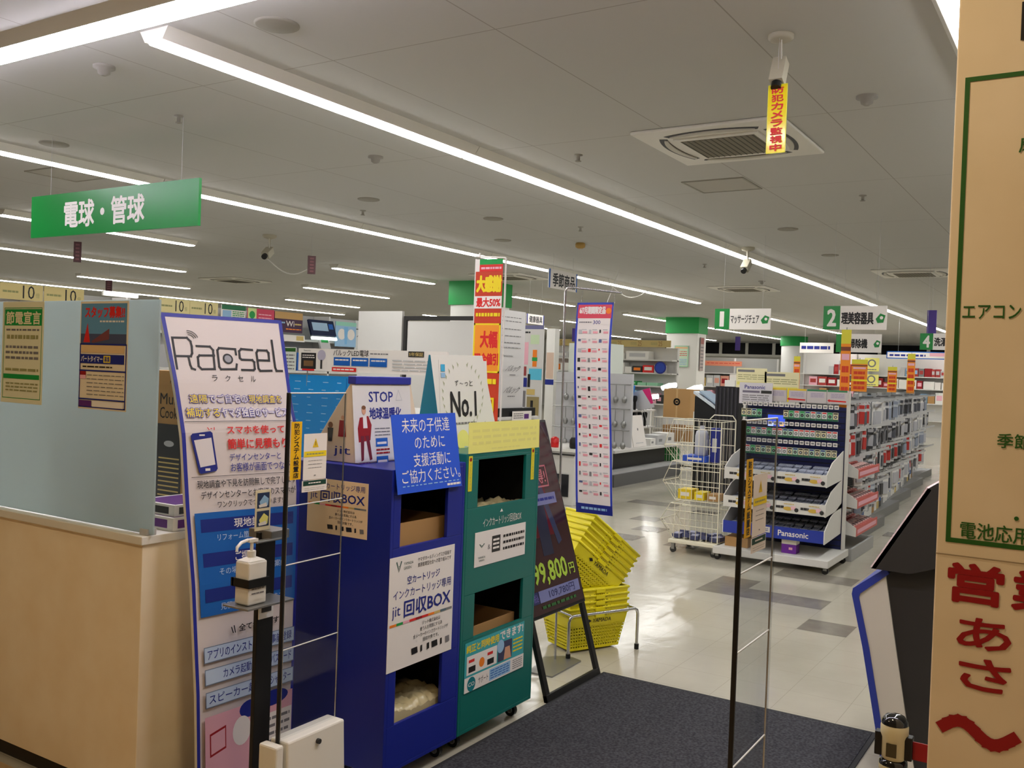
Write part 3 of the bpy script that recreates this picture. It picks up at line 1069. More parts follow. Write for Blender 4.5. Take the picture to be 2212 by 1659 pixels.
yamada_mark(f, .13, .42, .055, MK)
f.text('YAMADA', .06, .72, .2, .78, MK); f.text('GREEN', .08, .81, .18, .86, MK)
f.text('&', .24, .42, .29, .56, GREYINK)
f.rect(.32, .2, .48, .68, DARK)
f.greek(.34, .26, .46, .62, 3, PAPER, 5, .5, 2)
f.greek(.54, .18, .97, .74, 3, INK, 12, .42, 9)
single(f, 'recycling_label', 'white recycling label between the openings of the green bin', 'label', mw=mframe((3.169, 2.1475, .740), UX, UP))
f = Sheet(.455, .203, .0015, m('advert_teal', (60, 168, 176), .45))
f.text('純正と同時使用', .02, .05, .55, .22, YEL, .04)
f.text('できます!', .57, .02, .98, .22, PAPER, .05)
f.rect(.03, .28, .52, .66, PAPER)
for i in range(2):
    f.rect(.06 + .3 * i, .5, .17 + .3 * i, .62, INK); f.rect(.06 + .3 * i, .36, .15 + .3 * i, .42, RED)
f.disc(.27, .50, .02, ORANGE)
f.rect(.54, .26, .78, .66, m('advert_dark', (60, 60, 90), .5)); f.disc(.58, .34, .028, LBLUE); f.poly([(.64, .66), (.66, .4), (.74, .4), (.77, .66)], SKINP)
f.greek(.80, .28, .97, .6, 4, YEL, 3, .4, 3)
f.rect(0, .70, 1, 1, PAPER)
f.disc(.11, .86, .03, m('advert_deep_teal', (10, 120, 130), .5)); f.text('CO', .06, .82, .16, .9, PAPER, .03)
f.text('サポート', .22, .78, .38, .92, INK)
f.rect(.40, .73, .76, .97, LBLUE); f.greek(.42, .75, .74, .95, 4, BLUE, 6, .4, 5)
f.greek(.80, .74, .97, .96, 5, GREYINK, 7, .4, 3)
single(f, 'ink_advert', 'teal and white ink advert sticker under the lower opening of the green bin', 'poster', mw=mframe((3.126, 2.1475, .236), UX, UP))
f = Sheet(.553, .125, .0012, PYEL)
f.greek(.05, .18, .95, .78, 3, m('yellow_faint', (229, 222, 130), .6), 5, .45, 9)
f.greek(.3, .84, .7, .93, 1, m('yellow_faint', None), 6, .5, 6)
single(f, 'faded_notice', 'faded pale yellow paper notice along the top of the green bin', 'sign', mw=mframe((3.098, 2.146, 1.208), UX, (0, .02, 1)))
for x, z, lab in ((3.107, 1.056, 'narrow yellow sticker left of the upper opening of the green bin'), (3.592, 1.066, 'narrow yellow sticker right of the upper opening of the green bin')):
    f = Sheet(.026, .142, .0008, m('sticker_lemon', (226, 210, 40), .5))
    f.disc(.5, .1, .008, DRED)
    f.vtext('インクリサイクル', .3, .2, .72, .95, OLIVE)
    single(f, 'side_sticker', lab, 'sticker', mw=mframe((x, 2.1485, z), UX, UP), group='narrow yellow stickers on the green bin')

# things standing on the bins
def wedge(f, W0, W1, H, D, tilt, mf, ms, mb_):
    """tent card: front face trapezoid, back leg spread D"""
    b_ = [(0, 0, 0), (W0, 0, 0), (W0, D, 0), (0, D, 0)]
    o = (W0 - W1) / 2 + tilt
    t_ = [(o, .03, H), (o + W1, .03, H), (o + W1, .055, H), (o, .055, H)]
    f.hexa(b_, t_, ms)
    return b_, t_
t = thing('donation_box', 'white cardboard campaign box with STOP lettering standing on the blue bin', 'box', (2.685, 2.36, 1.177))
IV = m('box_ivory', (222, 218, 212), .5)
f = MB(); wedge(f, .40, .335, .30, .27, -.03, IV, m('box_side', (226, 206, 178), .55), IV); f.build('carton', t, bevel=.003)
f = MB(); f.box(-.003, .33, .022, .062, .298, .328, m('box_purple', (44, 50, 150), .45)); f.build('purple_lid', t, 'purple lid strip with green lettering', bevel=.003)
f = Sheet(.345, .29, .0004, IV)
f.text('STOP', .26, .08, .68, .22, NAVY, .03)
f.text('地球温暖化', .26, .29, .82, .45, NAVY, .04)
f.line([(.78, .06), (.73, .2), (.84, .2), (.78, .06)], .002, LGREY)
# printed figure in a red coat
f.disc(.17, .33, .012, SKINP, ry=.016); f.disc(.17, .29, .012, m('hair_brown', (120, 80, 50), .6), ry=.008)
f.poly([(.10, .42), (.24, .40), (.29, .52), (.26, .72), (.07, .74), (.06, .56)], DRED)
f.poly([(.15, .40), (.21, .40), (.22, .56), (.15, .56)], PAPER)
f.poly([(.10, .66), (.16, .66), (.14, .97), (.10, .99)], m('trouser_maroon', (110, 20, 40), .6)); f.poly([(.18, .66), (.24, .66), (.28, .97), (.24, .98)], m('trouser_maroon', None))
f.greek(.34, .55, .6, .68, 3, GREYINK, 5, .3, 3); f.poly([(.64, .6), (.68, .53), (.70, .58), (.66, .64)], GREEN)
for x0, y0 in ((.74, .5), (.35, .70), (.35, .94)):
    f.rect(x0, y0, x0 + .2, y0 + .11, BLUE); f.rect(x0 + .02, y0 + .05, x0 + .18, y0 + .08, PAPER)
f.greek(.35, .83, .58, .92, 2, DRED, 9, .5, 3)
f.greek(.06, 1.0, .24, 1.04, 1, PURPLE, 3, .6, 3)
p = f.build('printed_front', t); p.matrix_world = mframe((2.668, 2.3588, 1.182), UX, (0, .03, .30))
f = Sheet(.25, .26)
f.text('jit', .50, .78, .84, .93, NAVY)
f.disc(.66, .36, .008, SKINP); f.poly([(.60, .40), (.71, .40), (.74, .64), (.58, .64)], DRED); f.disc(.42, .48, .012, m('hair_brown', None)); f.poly([(.36, .52), (.48, .52), (.46, .72), (.38, .72)], DARK)
side_b, side_t = Vector((2.685, 2.36, 1.177)), Vector((2.6875, 2.36, 1.477))
p = f.build('side_print', t); p.matrix_world = mframe((2.6848, 2.61, 1.18), UY, (.0025, 0, .30))
t = thing('number_one_card', 'white tent card with No.1 laurel print and teal side standing on the green bin', 'display card', (3.185, 2.34, 1.208))
NW = m('card_ivory', (232, 230, 222), .4)
f = MB()
b_ = [(0, 0, 0), (.435, 0, 0), (.40, .17, 0), (.03, .17, 0)]
t_ = [(-.065, .03, .392), (.318, .03, .40), (.316, .04, .40), (-.063, .04, .392)]
f.hexa(b_, t_, NW, [NW, NW, NW, m('card_teal', (14, 130, 156), .45), NW, m('card_teal', None)])
f.build('card', t, bevel=.002)
f = Sheet(.36, .37, .0004, NW)
for sg in (-1, 1):
    for i in range(11):
        a = math.radians(-62 + i * 14)
        x, y = .47 + sg * .40 * math.cos(a), .40 - .36 * math.sin(a)
        f.poly([(x, y), (x + sg * .035, y - .03), (x + sg * .012, y + .035)], m('laurel', (170, 176, 140), .5))
for i, (ch, ya, yb) in enumerate((('ず', .23, .30), ('〜', .262, .28), ('っ', .255, .30), ('と', .235, .30))):
    f.text(ch, .30 + i * .10, ya, .37 + i * .10, yb, INK)
f.text('No.1', .20, .36, .74, .66, INK, .028)
f.greek(.28, .71, .72, .755, 1, GREYINK, 5, .5, 9)
f.rect(.03, .05, .11, .13, m('cyan_print', (60, 170, 214), .5)); f.rect(.03, .145, .11, .20, LBLUE)
f.disc(.43, .93, .045, PYEL); f.rect(.56, .85, .74, .99, m('cyan_print', None))
f.greek(.45, 1.02, .9, 1.0, 1, LBLUE, 3)
f.poly([(.80, .84), (.92, .72), (.86, .86)], MK); f.poly([(.80, .92), (.94, .8), (.88, .93)], MK)
p = f.build('printed_front', t); p.matrix_world = mframe((3.178, 2.3388, 1.212), (1, 0, .012), (-.055, .03, .392))
f = MB(); f.box(0, .085, 0, .06, 0, .30, m('pale_pink', (240, 206, 214), .5)); f.box(.06, .0855, -.001, 0, .02, .16, RED); f.box(.01, .05, -.001, 0, .05, .2, PINK)
single(f, 'pink_carton', 'slim pale pink carton between the campaign box and the tent card', 'carton', (3.0, 2.575, 1.177), bevel=.001)

# ================================================================== ENTRANCE MAT
matm = noise_mix(m('mat_pile', (62, 62, 66), .95, spec=.1), (50, 50, 54), (76, 76, 80), 90, 4, bump=.6)
f = MB(); f.box(0, 2.33, 0, 1.31, 0, .008, matm); f.box(-.02, 2.35, -.02, 1.33, 0, .005, m('mat_border', (40, 40, 42), .8))
single(f, 'entrance_mat', 'dark grey entrance mat between the security gates', 'mat', (2.05, .82, .0005))

# ================================================================== HANGING SIGNS
Sheet.DZ = 0.0003
def hang_sign(name, label, o, u, W, H, fn, mt, cords=(.15, .85), t=.012, top=CEIL, group='hanging aisle signs', cat='sign'):
    mw = mframe(o, u, UP)
    r = thing(name, label, cat, group=group, mw=mw)
    f = Sheet(W, H, t, mt)
    fn(f)
    f.build('panel', r)
    for c in cords:
        g = MB(); g.tube([(c * W, H, -t / 2), (c * W, top - o[2], -t / 2)], .0012, LGREY, 5); g.build('cord', r)
    return r
SG = m('sign_green', (20, 130, 56), .3)
def fn(f):
    f.text('電球・管球', .22, .19, .71, .83, PAPER, .035)
hang_sign('hanging_sign', 'long green ceiling sign reading light bulbs and tubes over the service counter', (3.83, 6.48, 2.358), UY, 1.77, .29, fn, SG, (.12, .9), .02)
def aisle(num, txt, icon=True):
    def fn(f):
        f.rect(0, 0, .27, 1, SG)
        if num:
            f.text(num, .06 if num != '1' else .09, .13, .21 if num != '1' else .17, .87, PAPER, .05 if num != '1' else .03)
        f.text(txt, .29, .25 if len(txt) < 6 else .30, .80 if len(txt) > 3 else .70, .78 if len(txt) < 6 else .72, INK, .04 if len(txt) < 6 else .02)
        if icon:
            f.poly([(.83, .55), (.90, .32), (.98, .4), (.95, .7), (.86, .72)], SG)
            f.disc(.92, .5, .015, PAPER)
    return fn
hang_sign('hanging_sign', 'hanging aisle sign with a white 1 on green, massage chairs', (9.75, 3.60, 2.065), UY, .605, .22, aisle('1', 'マッサージチェア'), PAPER)
hang_sign('hanging_sign', 'hanging aisle sign with a white 2 on green, beauty appliances', (9.1, 2.293, 2.037), UY, .566, .22, aisle('2', '理美容器具'), PAPER)
hang_sign('hanging_sign', 'hanging aisle sign for vacuum cleaners behind the sign with the 2', (11.5, 2.74, 1.90), UY, .51, .215, aisle('', '掃除機'), PAPER)
hang_sign('hanging_sign', 'hanging aisle sign with a white 4 on green, washing machines, beside the pillar', (12.5, 1.975, 1.98), UY, .55, .2, aisle('4', '洗濯機'), PAPER)
def fn(f):
    f.rect(0, 0, .05, 1, BLUE); f.rect(.96, 0, 1, 1, BLUE)
    f.text('季節商品', .13, .16, .92, .9, INK, .035)
hang_sign('hanging_sign', 'white hanging sign with blue ends for seasonal goods above the poster stand', (10.3, 6.0, 2.605), UX, .745, .24, fn, PAPER)
def fn(f):
    f.rect(0, 0, .06, 1, NAVY); f.rect(.95, 0, 1, 1, NAVY)
    f.text('健康器具', .14, .16, .9, .86, INK, .03)
hang_sign('hanging_sign', 'small white hanging sign for health appliances right of the grey lamp panel', (12.25, 7.5, 2.265), UX, .52, .15, fn, PAPER)
TAGM = m('tag_maroon', (70, 30, 34), .5)
for i, (x, y, z, h, lab) in enumerate([(7.17, 11.17, 2.72, .26, 'narrow dark maroon tag hanging below the green bulb sign'), (8.0, 7.9, 2.58, .21, 'narrow dark tag hanging at the end of a ceiling lamp left of centre'), (8.62, 12.61, 2.48, .185, 'small dark tag hanging above the frosted screen')]):
    def fn(f):
        f.greek(.25, .06, .75, .94, 5, m('tag_ink', (110, 60, 64), .5), 4, .5, 1)
    hang_sign('hanging_tag', lab, (x, y, z), (.8, -.6, 0), .09, h, fn, TAGM, (.5,), .03, group='dark hanging tags')
# small violet tags at the back
for x, y, z, lab in ((20.0, 6.9, 2.15, 'small violet tag hanging right of the square column'), (13.0, 1.98, 2.2, 'small violet tag hanging left of the sign with the 4'), (19.0, 10.4, 2.25, 'small dark tag hanging left of the square column')):
    hang_sign('hanging_tag', lab, (x, y, z), UY, .11, .3, lambda f: None, m('tag_violet', (70, 50, 130), .5), (.5,), .02, group='dark hanging tags')

# ================================================================== CEILING FITTINGS
GRILL = m('grille_olive', (116, 110, 92), .6)
def cassette(label, loc):
    t = thing('ceiling_air_conditioner', label, 'air conditioner', loc)
    f = MB(); f.box(-.475, .475, -.475, .475, -.022, 0, OFFW); f.build('panel', t, bevel=.01)
    f = MB(); f.box(-.27, .27, -.27, .27, -.034, -.02, OFFW)
    f.box(-.235, .235, -.235, .235, -.0365, -.03, GRILL)
    for i in range(13):
        y = -.225 + i * .0375
        f.box(-.235, .235, y - .004, y + .004, -.0385, -.0365, m('grille_dark', (84, 80, 66), .6))
    f.build('intake_grille', t, bevel=.003)
    for k in range(4):
        f = MB()
        n = 14
        outer, inner = [], []
        for i in range(n + 1):
            a = (i / n - .5) * 1.18
            w_ = .30 * math.sin(a) / math.sin(.59)
            outer.append((w_, -.405 + .055 * (1 - math.cos(a)) / (1 - math.cos(.59))))
            inner.append((w_ * .93, -.335 + .03 * (1 - math.cos(a)) / (1 - math.cos(.59))))
        pts = outer + inner[::-1]
        c, s_ = math.cos(k * math.pi / 2), math.sin(k * math.pi / 2)
        f.prism([(x * c - y * s_, x * s_ + y * c) for x, y in pts], 'z', -.0235, -.018, DARK)
        f.build('air_slot', t)
        f = MB()
        pts = [(x * .9, y + .022) for x, y in outer] + [(x * .9, y - .006) for x, y in inner[::-1]]
        f.prism([(x * c - y * s_, x * s_ + y * c) for x, y in pts], 'z', -.03, -.022, m('louvre', (196, 192, 178), .5))
        f.build('louvre', t)
    return t
ac = cassette('square four way ceiling air conditioner behind the yellow camera notice', (5.80, 2.09, CEIL))
dup(ac, 'square ceiling air conditioner far down the aisle next to the beige pillar', (13.6, 2.25, CEIL))
dup(ac, 'square ceiling air conditioner beyond the first aisle sign', (15.4, 5.2, CEIL))
dup(ac, 'square ceiling air conditioner high above the white partition boards at the left', (12.2, 13.9, CEIL))
dup(ac, 'square ceiling air conditioner near the column behind the red sale banner', (12.8, 8.2, CEIL))
t = thing('access_hatch', 'square hatch frame in the ceiling below the large air conditioner', 'hatch', (7.1, 2.605, CEIL))
f = MB()
FR = m('hatch_frame', (150, 146, 132), .5)
for a in ((-.235, .235, -.245, -.23), (-.235, .235, .23, .245), (-.235, -.22, -.23, .23), (.22, .235, -.23, .23)):
    f.box(*a, -.008, 0, FR)
f.build('frame', t)
f = MB(); f.box(-.22, .22, -.23, .23, -.004, 0, m('hatch_panel', (184, 181, 172), .8)); f.build('panel', t)
dup(t, 'square hatch frame in the ceiling behind the green bulb sign', (4.68, 7.4, CEIL))
def fitting(name, label, cat, x, y, prof, mt, n=24, extra=None):
    f = MB(); f.lathe(prof, (0, 0, 0), mt, n)
    if extra:
        extra(f)
    single(f, name, label, cat, (x, y, CEIL), group=name.replace('_', ' ') + 's on the ceiling')
CG = m('ceiling_speaker', (150, 146, 134), .7)
for x, y, lab in ((2.99, 3.19, 'round ceiling speaker beside the front batten at the upper left'), (3.96, 6.44, 'round ceiling speaker left of the green bulb sign'), (7.85, 5.24, 'flat ceiling speaker above the red sale banner'), (6.54, 5.73, 'flat ceiling speaker left of the one above the sale banner'),
                  (9.4, 2.75, 'flat ceiling speaker under the hatch frame by the long lamp row'), (11.5, 2.85, 'flat ceiling speaker between the hatch frame and the second air conditioner'), (9.2, 6.0, 'flat ceiling speaker right of the lamp row over the number one card')):
    fitting('ceiling_speaker', lab, 'speaker', x, y, [(.10, 0), (.10, -.006), (.09, -.010), (.02, -.011)], CG)
for x, y, lab in ((5.17, 1.125, 'smoke detector on the ceiling right of the security camera'), (3.01, 4.47, 'smoke detector on the ceiling left of the long lamp row'), (5.22, 4.52, 'smoke detector on the ceiling between the two front lamp rows'), (14.3, 4.55, 'smoke detector on the ceiling right of the first aisle sign')):
    fitting('smoke_detector', lab, 'smoke detector', x, y, [(.055, 0), (.055, -.012), (.035, -.016), (.03, -.04), (.012, -.05)], m('detector_grey', (150, 146, 138), .5))
for x, y, lab in ((8.61, 4.66, 'sprinkler head beside the long lamp row above the grey lamp panel'), (3.84, 4.93, 'sprinkler head in the ceiling above the promotion board'), (7.0, 6.2, 'sprinkler head left of the second lamp row'), (12.0, 4.6, 'sprinkler head above the first aisle sign'), (7.9, 1.72, 'sprinkler head near the beige pillar'), (5.75, 3.15, 'sprinkler head beside the long lamp row left of the air conditioner')):
    fitting('sprinkler_head', lab, 'sprinkler', x, y, [(.03, 0), (.03, -.006), (.012, -.01), (.012, -.04), (.022, -.043), (.022, -.047), (.005, -.05)], m('sprinkler_metal', (150, 146, 134), .5, 0), 14)
fitting('alarm_beacon', 'ochre alarm beacon on the ceiling left of the long lamp row', 'beacon', 9.69, 5.24, [(.05, 0), (.06, -.02), (.055, -.05), (.03, -.065)], m('beacon_ochre', (176, 140, 70), .4))

def security_camera(label, loc, rz, s=1.0, tilt=0.9):
    t = thing('security_camera', label, 'camera', loc, rz, group='security cameras on the ceiling')
    cmx = m('camera_beige', (176, 170, 150), .45)
    f = MB(); f.lathe([(.055 * s, 0), (.055 * s, -.014 * s), (.045 * s, -.024 * s), (.012 * s, -.034 * s)], (0, 0, 0), cmx, 24)
    f.cyl((0, 0, -.02 * s), (0, 0, -.115 * s), .0095 * s, cmx)
    f.tube([(.02 * s, .01, -.01), (.03 * s, .012, -.06 * s), (.012 * s, .01, -.125 * s)], .003 * s, m('cable_white', (210, 206, 196), .5))
    f.build('bracket', t)
    c, sn = math.cos(tilt), math.sin(tilt)
    f = MB()
    def Rp(p): return (p[0] * c + p[2] * sn - .006, p[1], -p[0] * sn + p[2] * c - .125 * s)
    # body runs along its own x axis, then tilts down
    def bxr(x0, x1, y0, y1, z0, z1, mt):
        q = [Rp((x, y, z)) for x in (x0, x1) for y in (y0, y1) for z in (z0, z1)]
        f.add(q, [(0, 1, 3, 2), (4, 6, 7, 5), (0, 4, 5, 1), (2, 3, 7, 6), (0, 2, 6, 4), (1, 5, 7, 3)], mt)
    bxr(-.02 * s, .10 * s, -.03 * s, .03 * s, -.028 * s, .028 * s, cmx)
    bxr(-.022 * s, -.018 * s, -.026 * s, .026 * s, -.024 * s, .024 * s, DARK)
    f.build('body', t, bevel=.003)
    f = MB(); f.cyl(Rp((.10 * s, 0, 0)), Rp((.128 * s, 0, 0)), .022 * s, BLACK); f.build('lens', t)
    return t
security_camera('beige security camera on the ceiling bracket above the yellow notice', (4.10, 1.263, CEIL), math.pi, 1.0, 1.15)
security_camera('small security camera on the ceiling right of the green bulb sign', (7.97, 8.51, CEIL), 3.6, 1.5, .5)
security_camera('small security camera with white bracket in front of the first aisle sign', (10.6, 3.55, CEIL), math.pi, 1.4, .7)
f = Sheet(.085, .297, .002, m('notice_yellow', (240, 220, 24), .12, spec=.6))
f.frame(0, 0, 1, 1, .003, m('notice_lemon', (226, 226, 60), .3))
f.vtext('防犯カメラ監視中', .2, .02, .82, .98, RED, .06)
t = thing('camera_notice', 'narrow yellow notice with red letters hanging below the security camera', 'sign', mw=mframe((4.06, 1.298, 2.528), UY, UP))
f.build('panel', t)
g = MB(); g.tube([(.04, .297, -.001), (.04, .522, -.001)], .001, LGREY, 5); g.build('cord', t)

# ================================================================== POSTER STANDS AND BANNERS
Sheet.DZ = 0.00012
t = thing('poster_stand', 'thin metal poster stand with flat base behind the price display', 'stand', (4.42, 2.47, 0))
f = MB(); f.prism([(-.27, -.02), (-.26, -.15), (.07, -.14), (.10, -.04), (.0, .05)], 'z', 0, .008, STEEL); f.build('base_plate', t, bevel=.001)
f = MB(); f.tube([(0, -.02, .008), (0, .0, 1.98), (0.005, -.01, 2.0), (.03, -.05, 2.0), (.09, -.29, 1.975)], .006, CHROME); f.build('pole', t)
f = MB(); f.tube([(.08, -.06, 1.99), (.08, -.06, 1.93)], .002, CHROME); f.tube([(.09, -.25, 1.975), (.09, -.25, 1.92)], .002, CHROME); f.build('hook', t)
def wave(W, H, a, c, dz):
    def w_(x, y, z):
        return (x * W - a * math.sin(math.pi * y) + c * y, (1 - y) * H, z + dz * math.sin(2.4 * math.pi * y))
    return w_
f = Sheet(.218, 1.125, .0008, PAPER, warp=wave(.218, 1.125, .02, .045, .012), ny=24)
f.frame(0, 0, 1, 1, .012, m('banner_blue', (48, 66, 178), .5), ny=24)
f.rect(.04, .01, .96, .075, m('banner_red', (214, 70, 90), .5))
f.text('6/7月期間限定品', .08, .018, .80, .055, PAPER, .05)
f.disc(.88, .04, .016, ORANGE)
f.rect(.06, .082, .94, .105, PAPER); f.text('300', .48, .085, .68, .103, NAVY, .02); f.greek(.1, .088, .45, .1, 1, GREYINK, 3, .5, 6)
rnd = random.Random(11)
for r in range(18):
    for c in range(3):
        x, y = .10 + c * .285, .125 + r * .045
        k = rnd.choice((INK, DARK, MIDGREY, LGREY, RED, m('banner_slate', (90, 100, 140), .5)))
        w_, h_ = rnd.uniform(.03, .10), rnd.uniform(.008, .022)
        f.rect(x, y + .004, x + w_, y + .004 + h_, k); f.z -= f.DZ
        f.rect(x + .11, y + .012, x + .24, y + .022, m('banner_price', (232, 160, 168), .5)); f.z -= f.DZ
        f.rect(x + .09, y + .002, x + .22, y + .006, LGREY); f.z -= f.DZ
f.z += f.DZ
f.rect(.0, .955, 1, 1, NAVY, 2); f.greek(.15, .967, .85, .985, 1, LBLUE, 4, .6, 5)
single(f, 'price_banner', 'long white price list banner with blue border hanging from the poster stand', 'banner', mw=mframe((4.50, 2.437, .80), UY, UP))

t = thing('banner_stand', 'white double pole stand carrying the red and yellow sale banner', 'stand', (4.63, 3.095, 0))
for s_ in (-1, 1):
    f = MB(); f.tube([(0, s_ * .105, .01), (0, s_ * .105, 2.2)], .006, WHITE); f.build('pole', t)
f = MB(); f.box(-.15, .15, -.14, .14, 0, .012, WHITE); f.build('base_plate', t, bevel=.002)
f = MB(); f.tube([(0, -.105, 2.2), (0, .105, 2.215)], .005, WHITE); f.tube([(0, .08, 2.21), (0, .08, 2.235)], .006, WHITE); f.build('top_rail', t)
f = Sheet(.19, 1.45, .0008, m('sale_red', (196, 60, 30), .5))
f.rect(0, 0, .14, .05, PAPER); f.rect(.14, 0, 1, .03, GREEN); f.rect(.14, .022, 1, .05, RED); f.greek(.2, .028, .95, .045, 1, PINK, 2, .5, 6)
f.text('大感謝', .04, .065, .98, .135, YEL, .07)
f.rect(0, .15, 1, .20, PAPER); f.text('最大50%', .06, .155, .96, .195, RED, .05)
f.greek(.06, .215, .95, .235, 1, YEL, 4, .7, 7)
f.rect(.0, .26, 1, .46, m('sale_orange', (240, 150, 40), .5)); f.frame(.0, .26, 1, .46, .01, YEL)
f.text('大幅', .25, .29, .90, .36, RED, .05); f.text('現金値引', .06, .38, .95, .43, RED, .05)
f.greek(.1, .48, .9, .51, 1, YEL, 5, .7, 4)
f.text('円', .4, .56, .85, .62, YEL, .05); f.greek(.2, .66, .9, .9, 4, YEL, 5, .5, 3)
single(f, 'sale_banner', 'tall red and yellow sale banner with large yellow characters between white poles', 'banner', mw=mframe((4.615, 3.19, .745), UY, UP))

# ================================================================== PRICE DISPLAY (A-frame)
t = thing('price_display', 'black A-frame display with dark red screen and green price beside the green bin', 'display stand', mw=mframe((3.825, 2.15, 0.002), UX, (0, .29, .957)))
f = MB()
f.box(0, .035, 0, .42, -.02, 0, BLACK); f.box(.508, .543, 0, .42, -.02, 0, BLACK); f.box(0, .543, 0, .035, -.021, .001, BLACK)
f.build('leg_frame', t, bevel=.002)
f = MB(); f.box(0, .543, .375, 1.345, -.035, .006, m('screen_bezel', (20, 18, 20), .3)); f.build('screen_case', t, bevel=.004)
f = Sheet(.515, .94, .001, m('screen_dark', (58, 30, 34), .15, spec=.6))
f.rect(0, .18, .7, .62, m('screen_wine', (92, 26, 34), .15))
f.rect(.42, .3, .62, .72, m('screen_slate', (44, 46, 66), .15)); f.poly([(.55, .32), (.62, .3), (.82, .66), (.74, .68)], m('screen_blue', (56, 62, 90), .15))
VI = m('screen_violet', (126, 116, 190), .3)
f.frame(.28, .09, .60, .21, .008, VI); f.text('最新', .33, .11, .56, .19, m('screen_red', (140, 50, 70), .3), .02)
f.frame(.20, .24, .80, .36, .008, m('screen_rose', (190, 110, 120), .3)); f.text('お買得!', .26, .26, .76, .34, m('screen_rose', None), .02)
f.rect(.36, .395, .88, .455, m('screen_lilac', (120, 124, 170), .3)); f.disc(.43, .425, .016, NAVY); f.greek(.5, .41, .84, .44, 1, NAVY, 3, .5, 4)
f.text('ブロック', .04, .635, .26, .665, m('screen_pale', (150, 140, 150), .3)); f.greek(.04, .68, .2, .73, 2, m('screen_grey', (110, 100, 110), .3), 5, .5, 3)
f.text('99,800', .15, .745, .80, .87, m('screen_lime', (168, 200, 70), .3), .04); f.text('円', .83, .79, .94, .85, m('screen_lime', None), .03)
f.rect(.18, .885, .96, .945, m('screen_lilac', None)); f.rect(.06, .885, .17, .945, m('screen_deep', (40, 44, 90), .3)); f.text('税込', .07, .895, .16, .935, VI); f.text('109,780円', .36, .893, .86, .938, m('screen_deep', None), .02)
f.greek(.2, .955, .85, .985, 1, m('screen_green', (50, 100, 50), .3), 7, .5, 7)
p = f.build('screen', t, 'dark red screen with price in green figures')
p.matrix_world = t.matrix_world @ Matrix.Translation((.014, .392, .0075))
f = MB(); f.tube([(4.10, 2.545, 1.18), (4.10, 2.80, .01)], .009, BLACK); f.tube([(3.95, 2.80, .01), (4.25, 2.80, .01)], .009, BLACK)
p = f.build('rear_leg', t); p.matrix_world = Matrix.Identity(4)

# ================================================================== SHOPPING BASKETS
BY = m('basket_yellow', (236, 222, 20), .35, spec=.5)
def basket_mesh():
    f = MB()
    W0, D0, W1, D1, H = .33, .22, .40, .285, .20
    def P(side, s_, h):
        w_, d = W0 + (W1 - W0) * h, D0 + (D1 - D0) * h
        z = H * h
        return [(-w_ / 2 + w_ * s_, -d / 2, z), (w_ / 2, -d / 2 + d * s_, z), (w_ / 2 - w_ * s_, d / 2, z), (-w_ / 2, d / 2 - d * s_, z)][side]
    def strip(side, s0, s1, h0, h1):
        q = [P(side, s0, h0), P(side, s1, h0), P(side, s1, h1), P(side, s0, h1)]
        f.add(q, [(0, 1, 2, 3)], BY)
    for side in range(4):
        n = 20 if side % 2 == 0 else 14
        strip(side, 0, 1, .70, 1.0)
        strip(side, 0, 1, 0, .08)
        rows = 7
        for r in range(rows):
            h0 = .08 + .62 * (r + .45) / rows
            strip(side, 0, 1, h0, h0 + .62 * .55 / rows)
        for c in range(n + 1):
            s0 = max(0, c / n - .011)
            strip(side, s0, min(1, c / n + .011), .08, .70)
    f.add([P(0, 0, 0), P(0, 1, 0), P(2, 0, 0), P(2, 1, 0)], [(0, 1, 2, 3)], BY)
    f.tube([(-W1 / 2, -D1 / 2, H), (W1 / 2, -D1 / 2, H), (W1 / 2, D1 / 2, H), (-W1 / 2, D1 / 2, H)], .008, BY, 8, True)
    for s_ in (-1, 1):
        f.box(-.03, .03, s_ * (D1 / 2 + .006) - .005, s_ * (D1 / 2 + .006) + .005, H - .016, H + .004, BY)
    return f
def handle_mesh():
    f = MB(); D1, H = .285, .207
    for s_ in (-1, 1):
        f.tube([(-.11, s_ * .12, H - .01), (-.10, s_ * .135, H), (.10, s_ * .135, H), (.11, s_ * .12, H - .01)], .005, BY)
    return f
yaw = math.radians(-26.5)
cx, cy = 4.775, 2.47
RZ = Matrix.Rotation(yaw, 4, 'Z')
b0 = thing('shopping_basket', 'lowest yellow basket of the level stack in the low chrome rack', 'basket', group='yellow shopping baskets', mw=Matrix.Translation((cx, cy, .012)) @ RZ)
basket_mesh().build('basket', b0)
handle_mesh().build('handle', b0)
f = Sheet(.17, .022); f.text('YAMADA', .25, 0, 1, 1, INK, .02); f.poly([(.0, .5), (.1, .0), (.2, .5), (.1, 1)], INK)
p = f.build('lettering', b0); p.matrix_world = b0.matrix_world @ mframe((-.085, -.1402, .155), (1, 0, 0), (0, -.16, .99))
for i in range(1, 5):
    dup(b0, f'{nth(i)} yellow basket from the bottom of the level stack', mw=Matrix.Translation((cx, cy, .012 + .034 * i)) @ RZ)
TL = RZ @ Matrix.Rotation(math.radians(38), 4, 'Y')
for i in range(6):
    v = TL @ Vector((0, 0, 1))
    u = RZ @ Vector((1, 0, 0))
    p0 = Vector((cx, cy, .30)) - u * .155 + v * (.034 * i + .06)
    dup(b0, f'{nth(i)} yellow basket from the bottom of the tilted stack lying on the level one', mw=Matrix.Translation(p0) @ TL)
t = thing('basket_rack', 'low chrome rack around the yellow shopping baskets', 'rack', mw=Matrix.Translation((cx, cy, 0)) @ RZ)
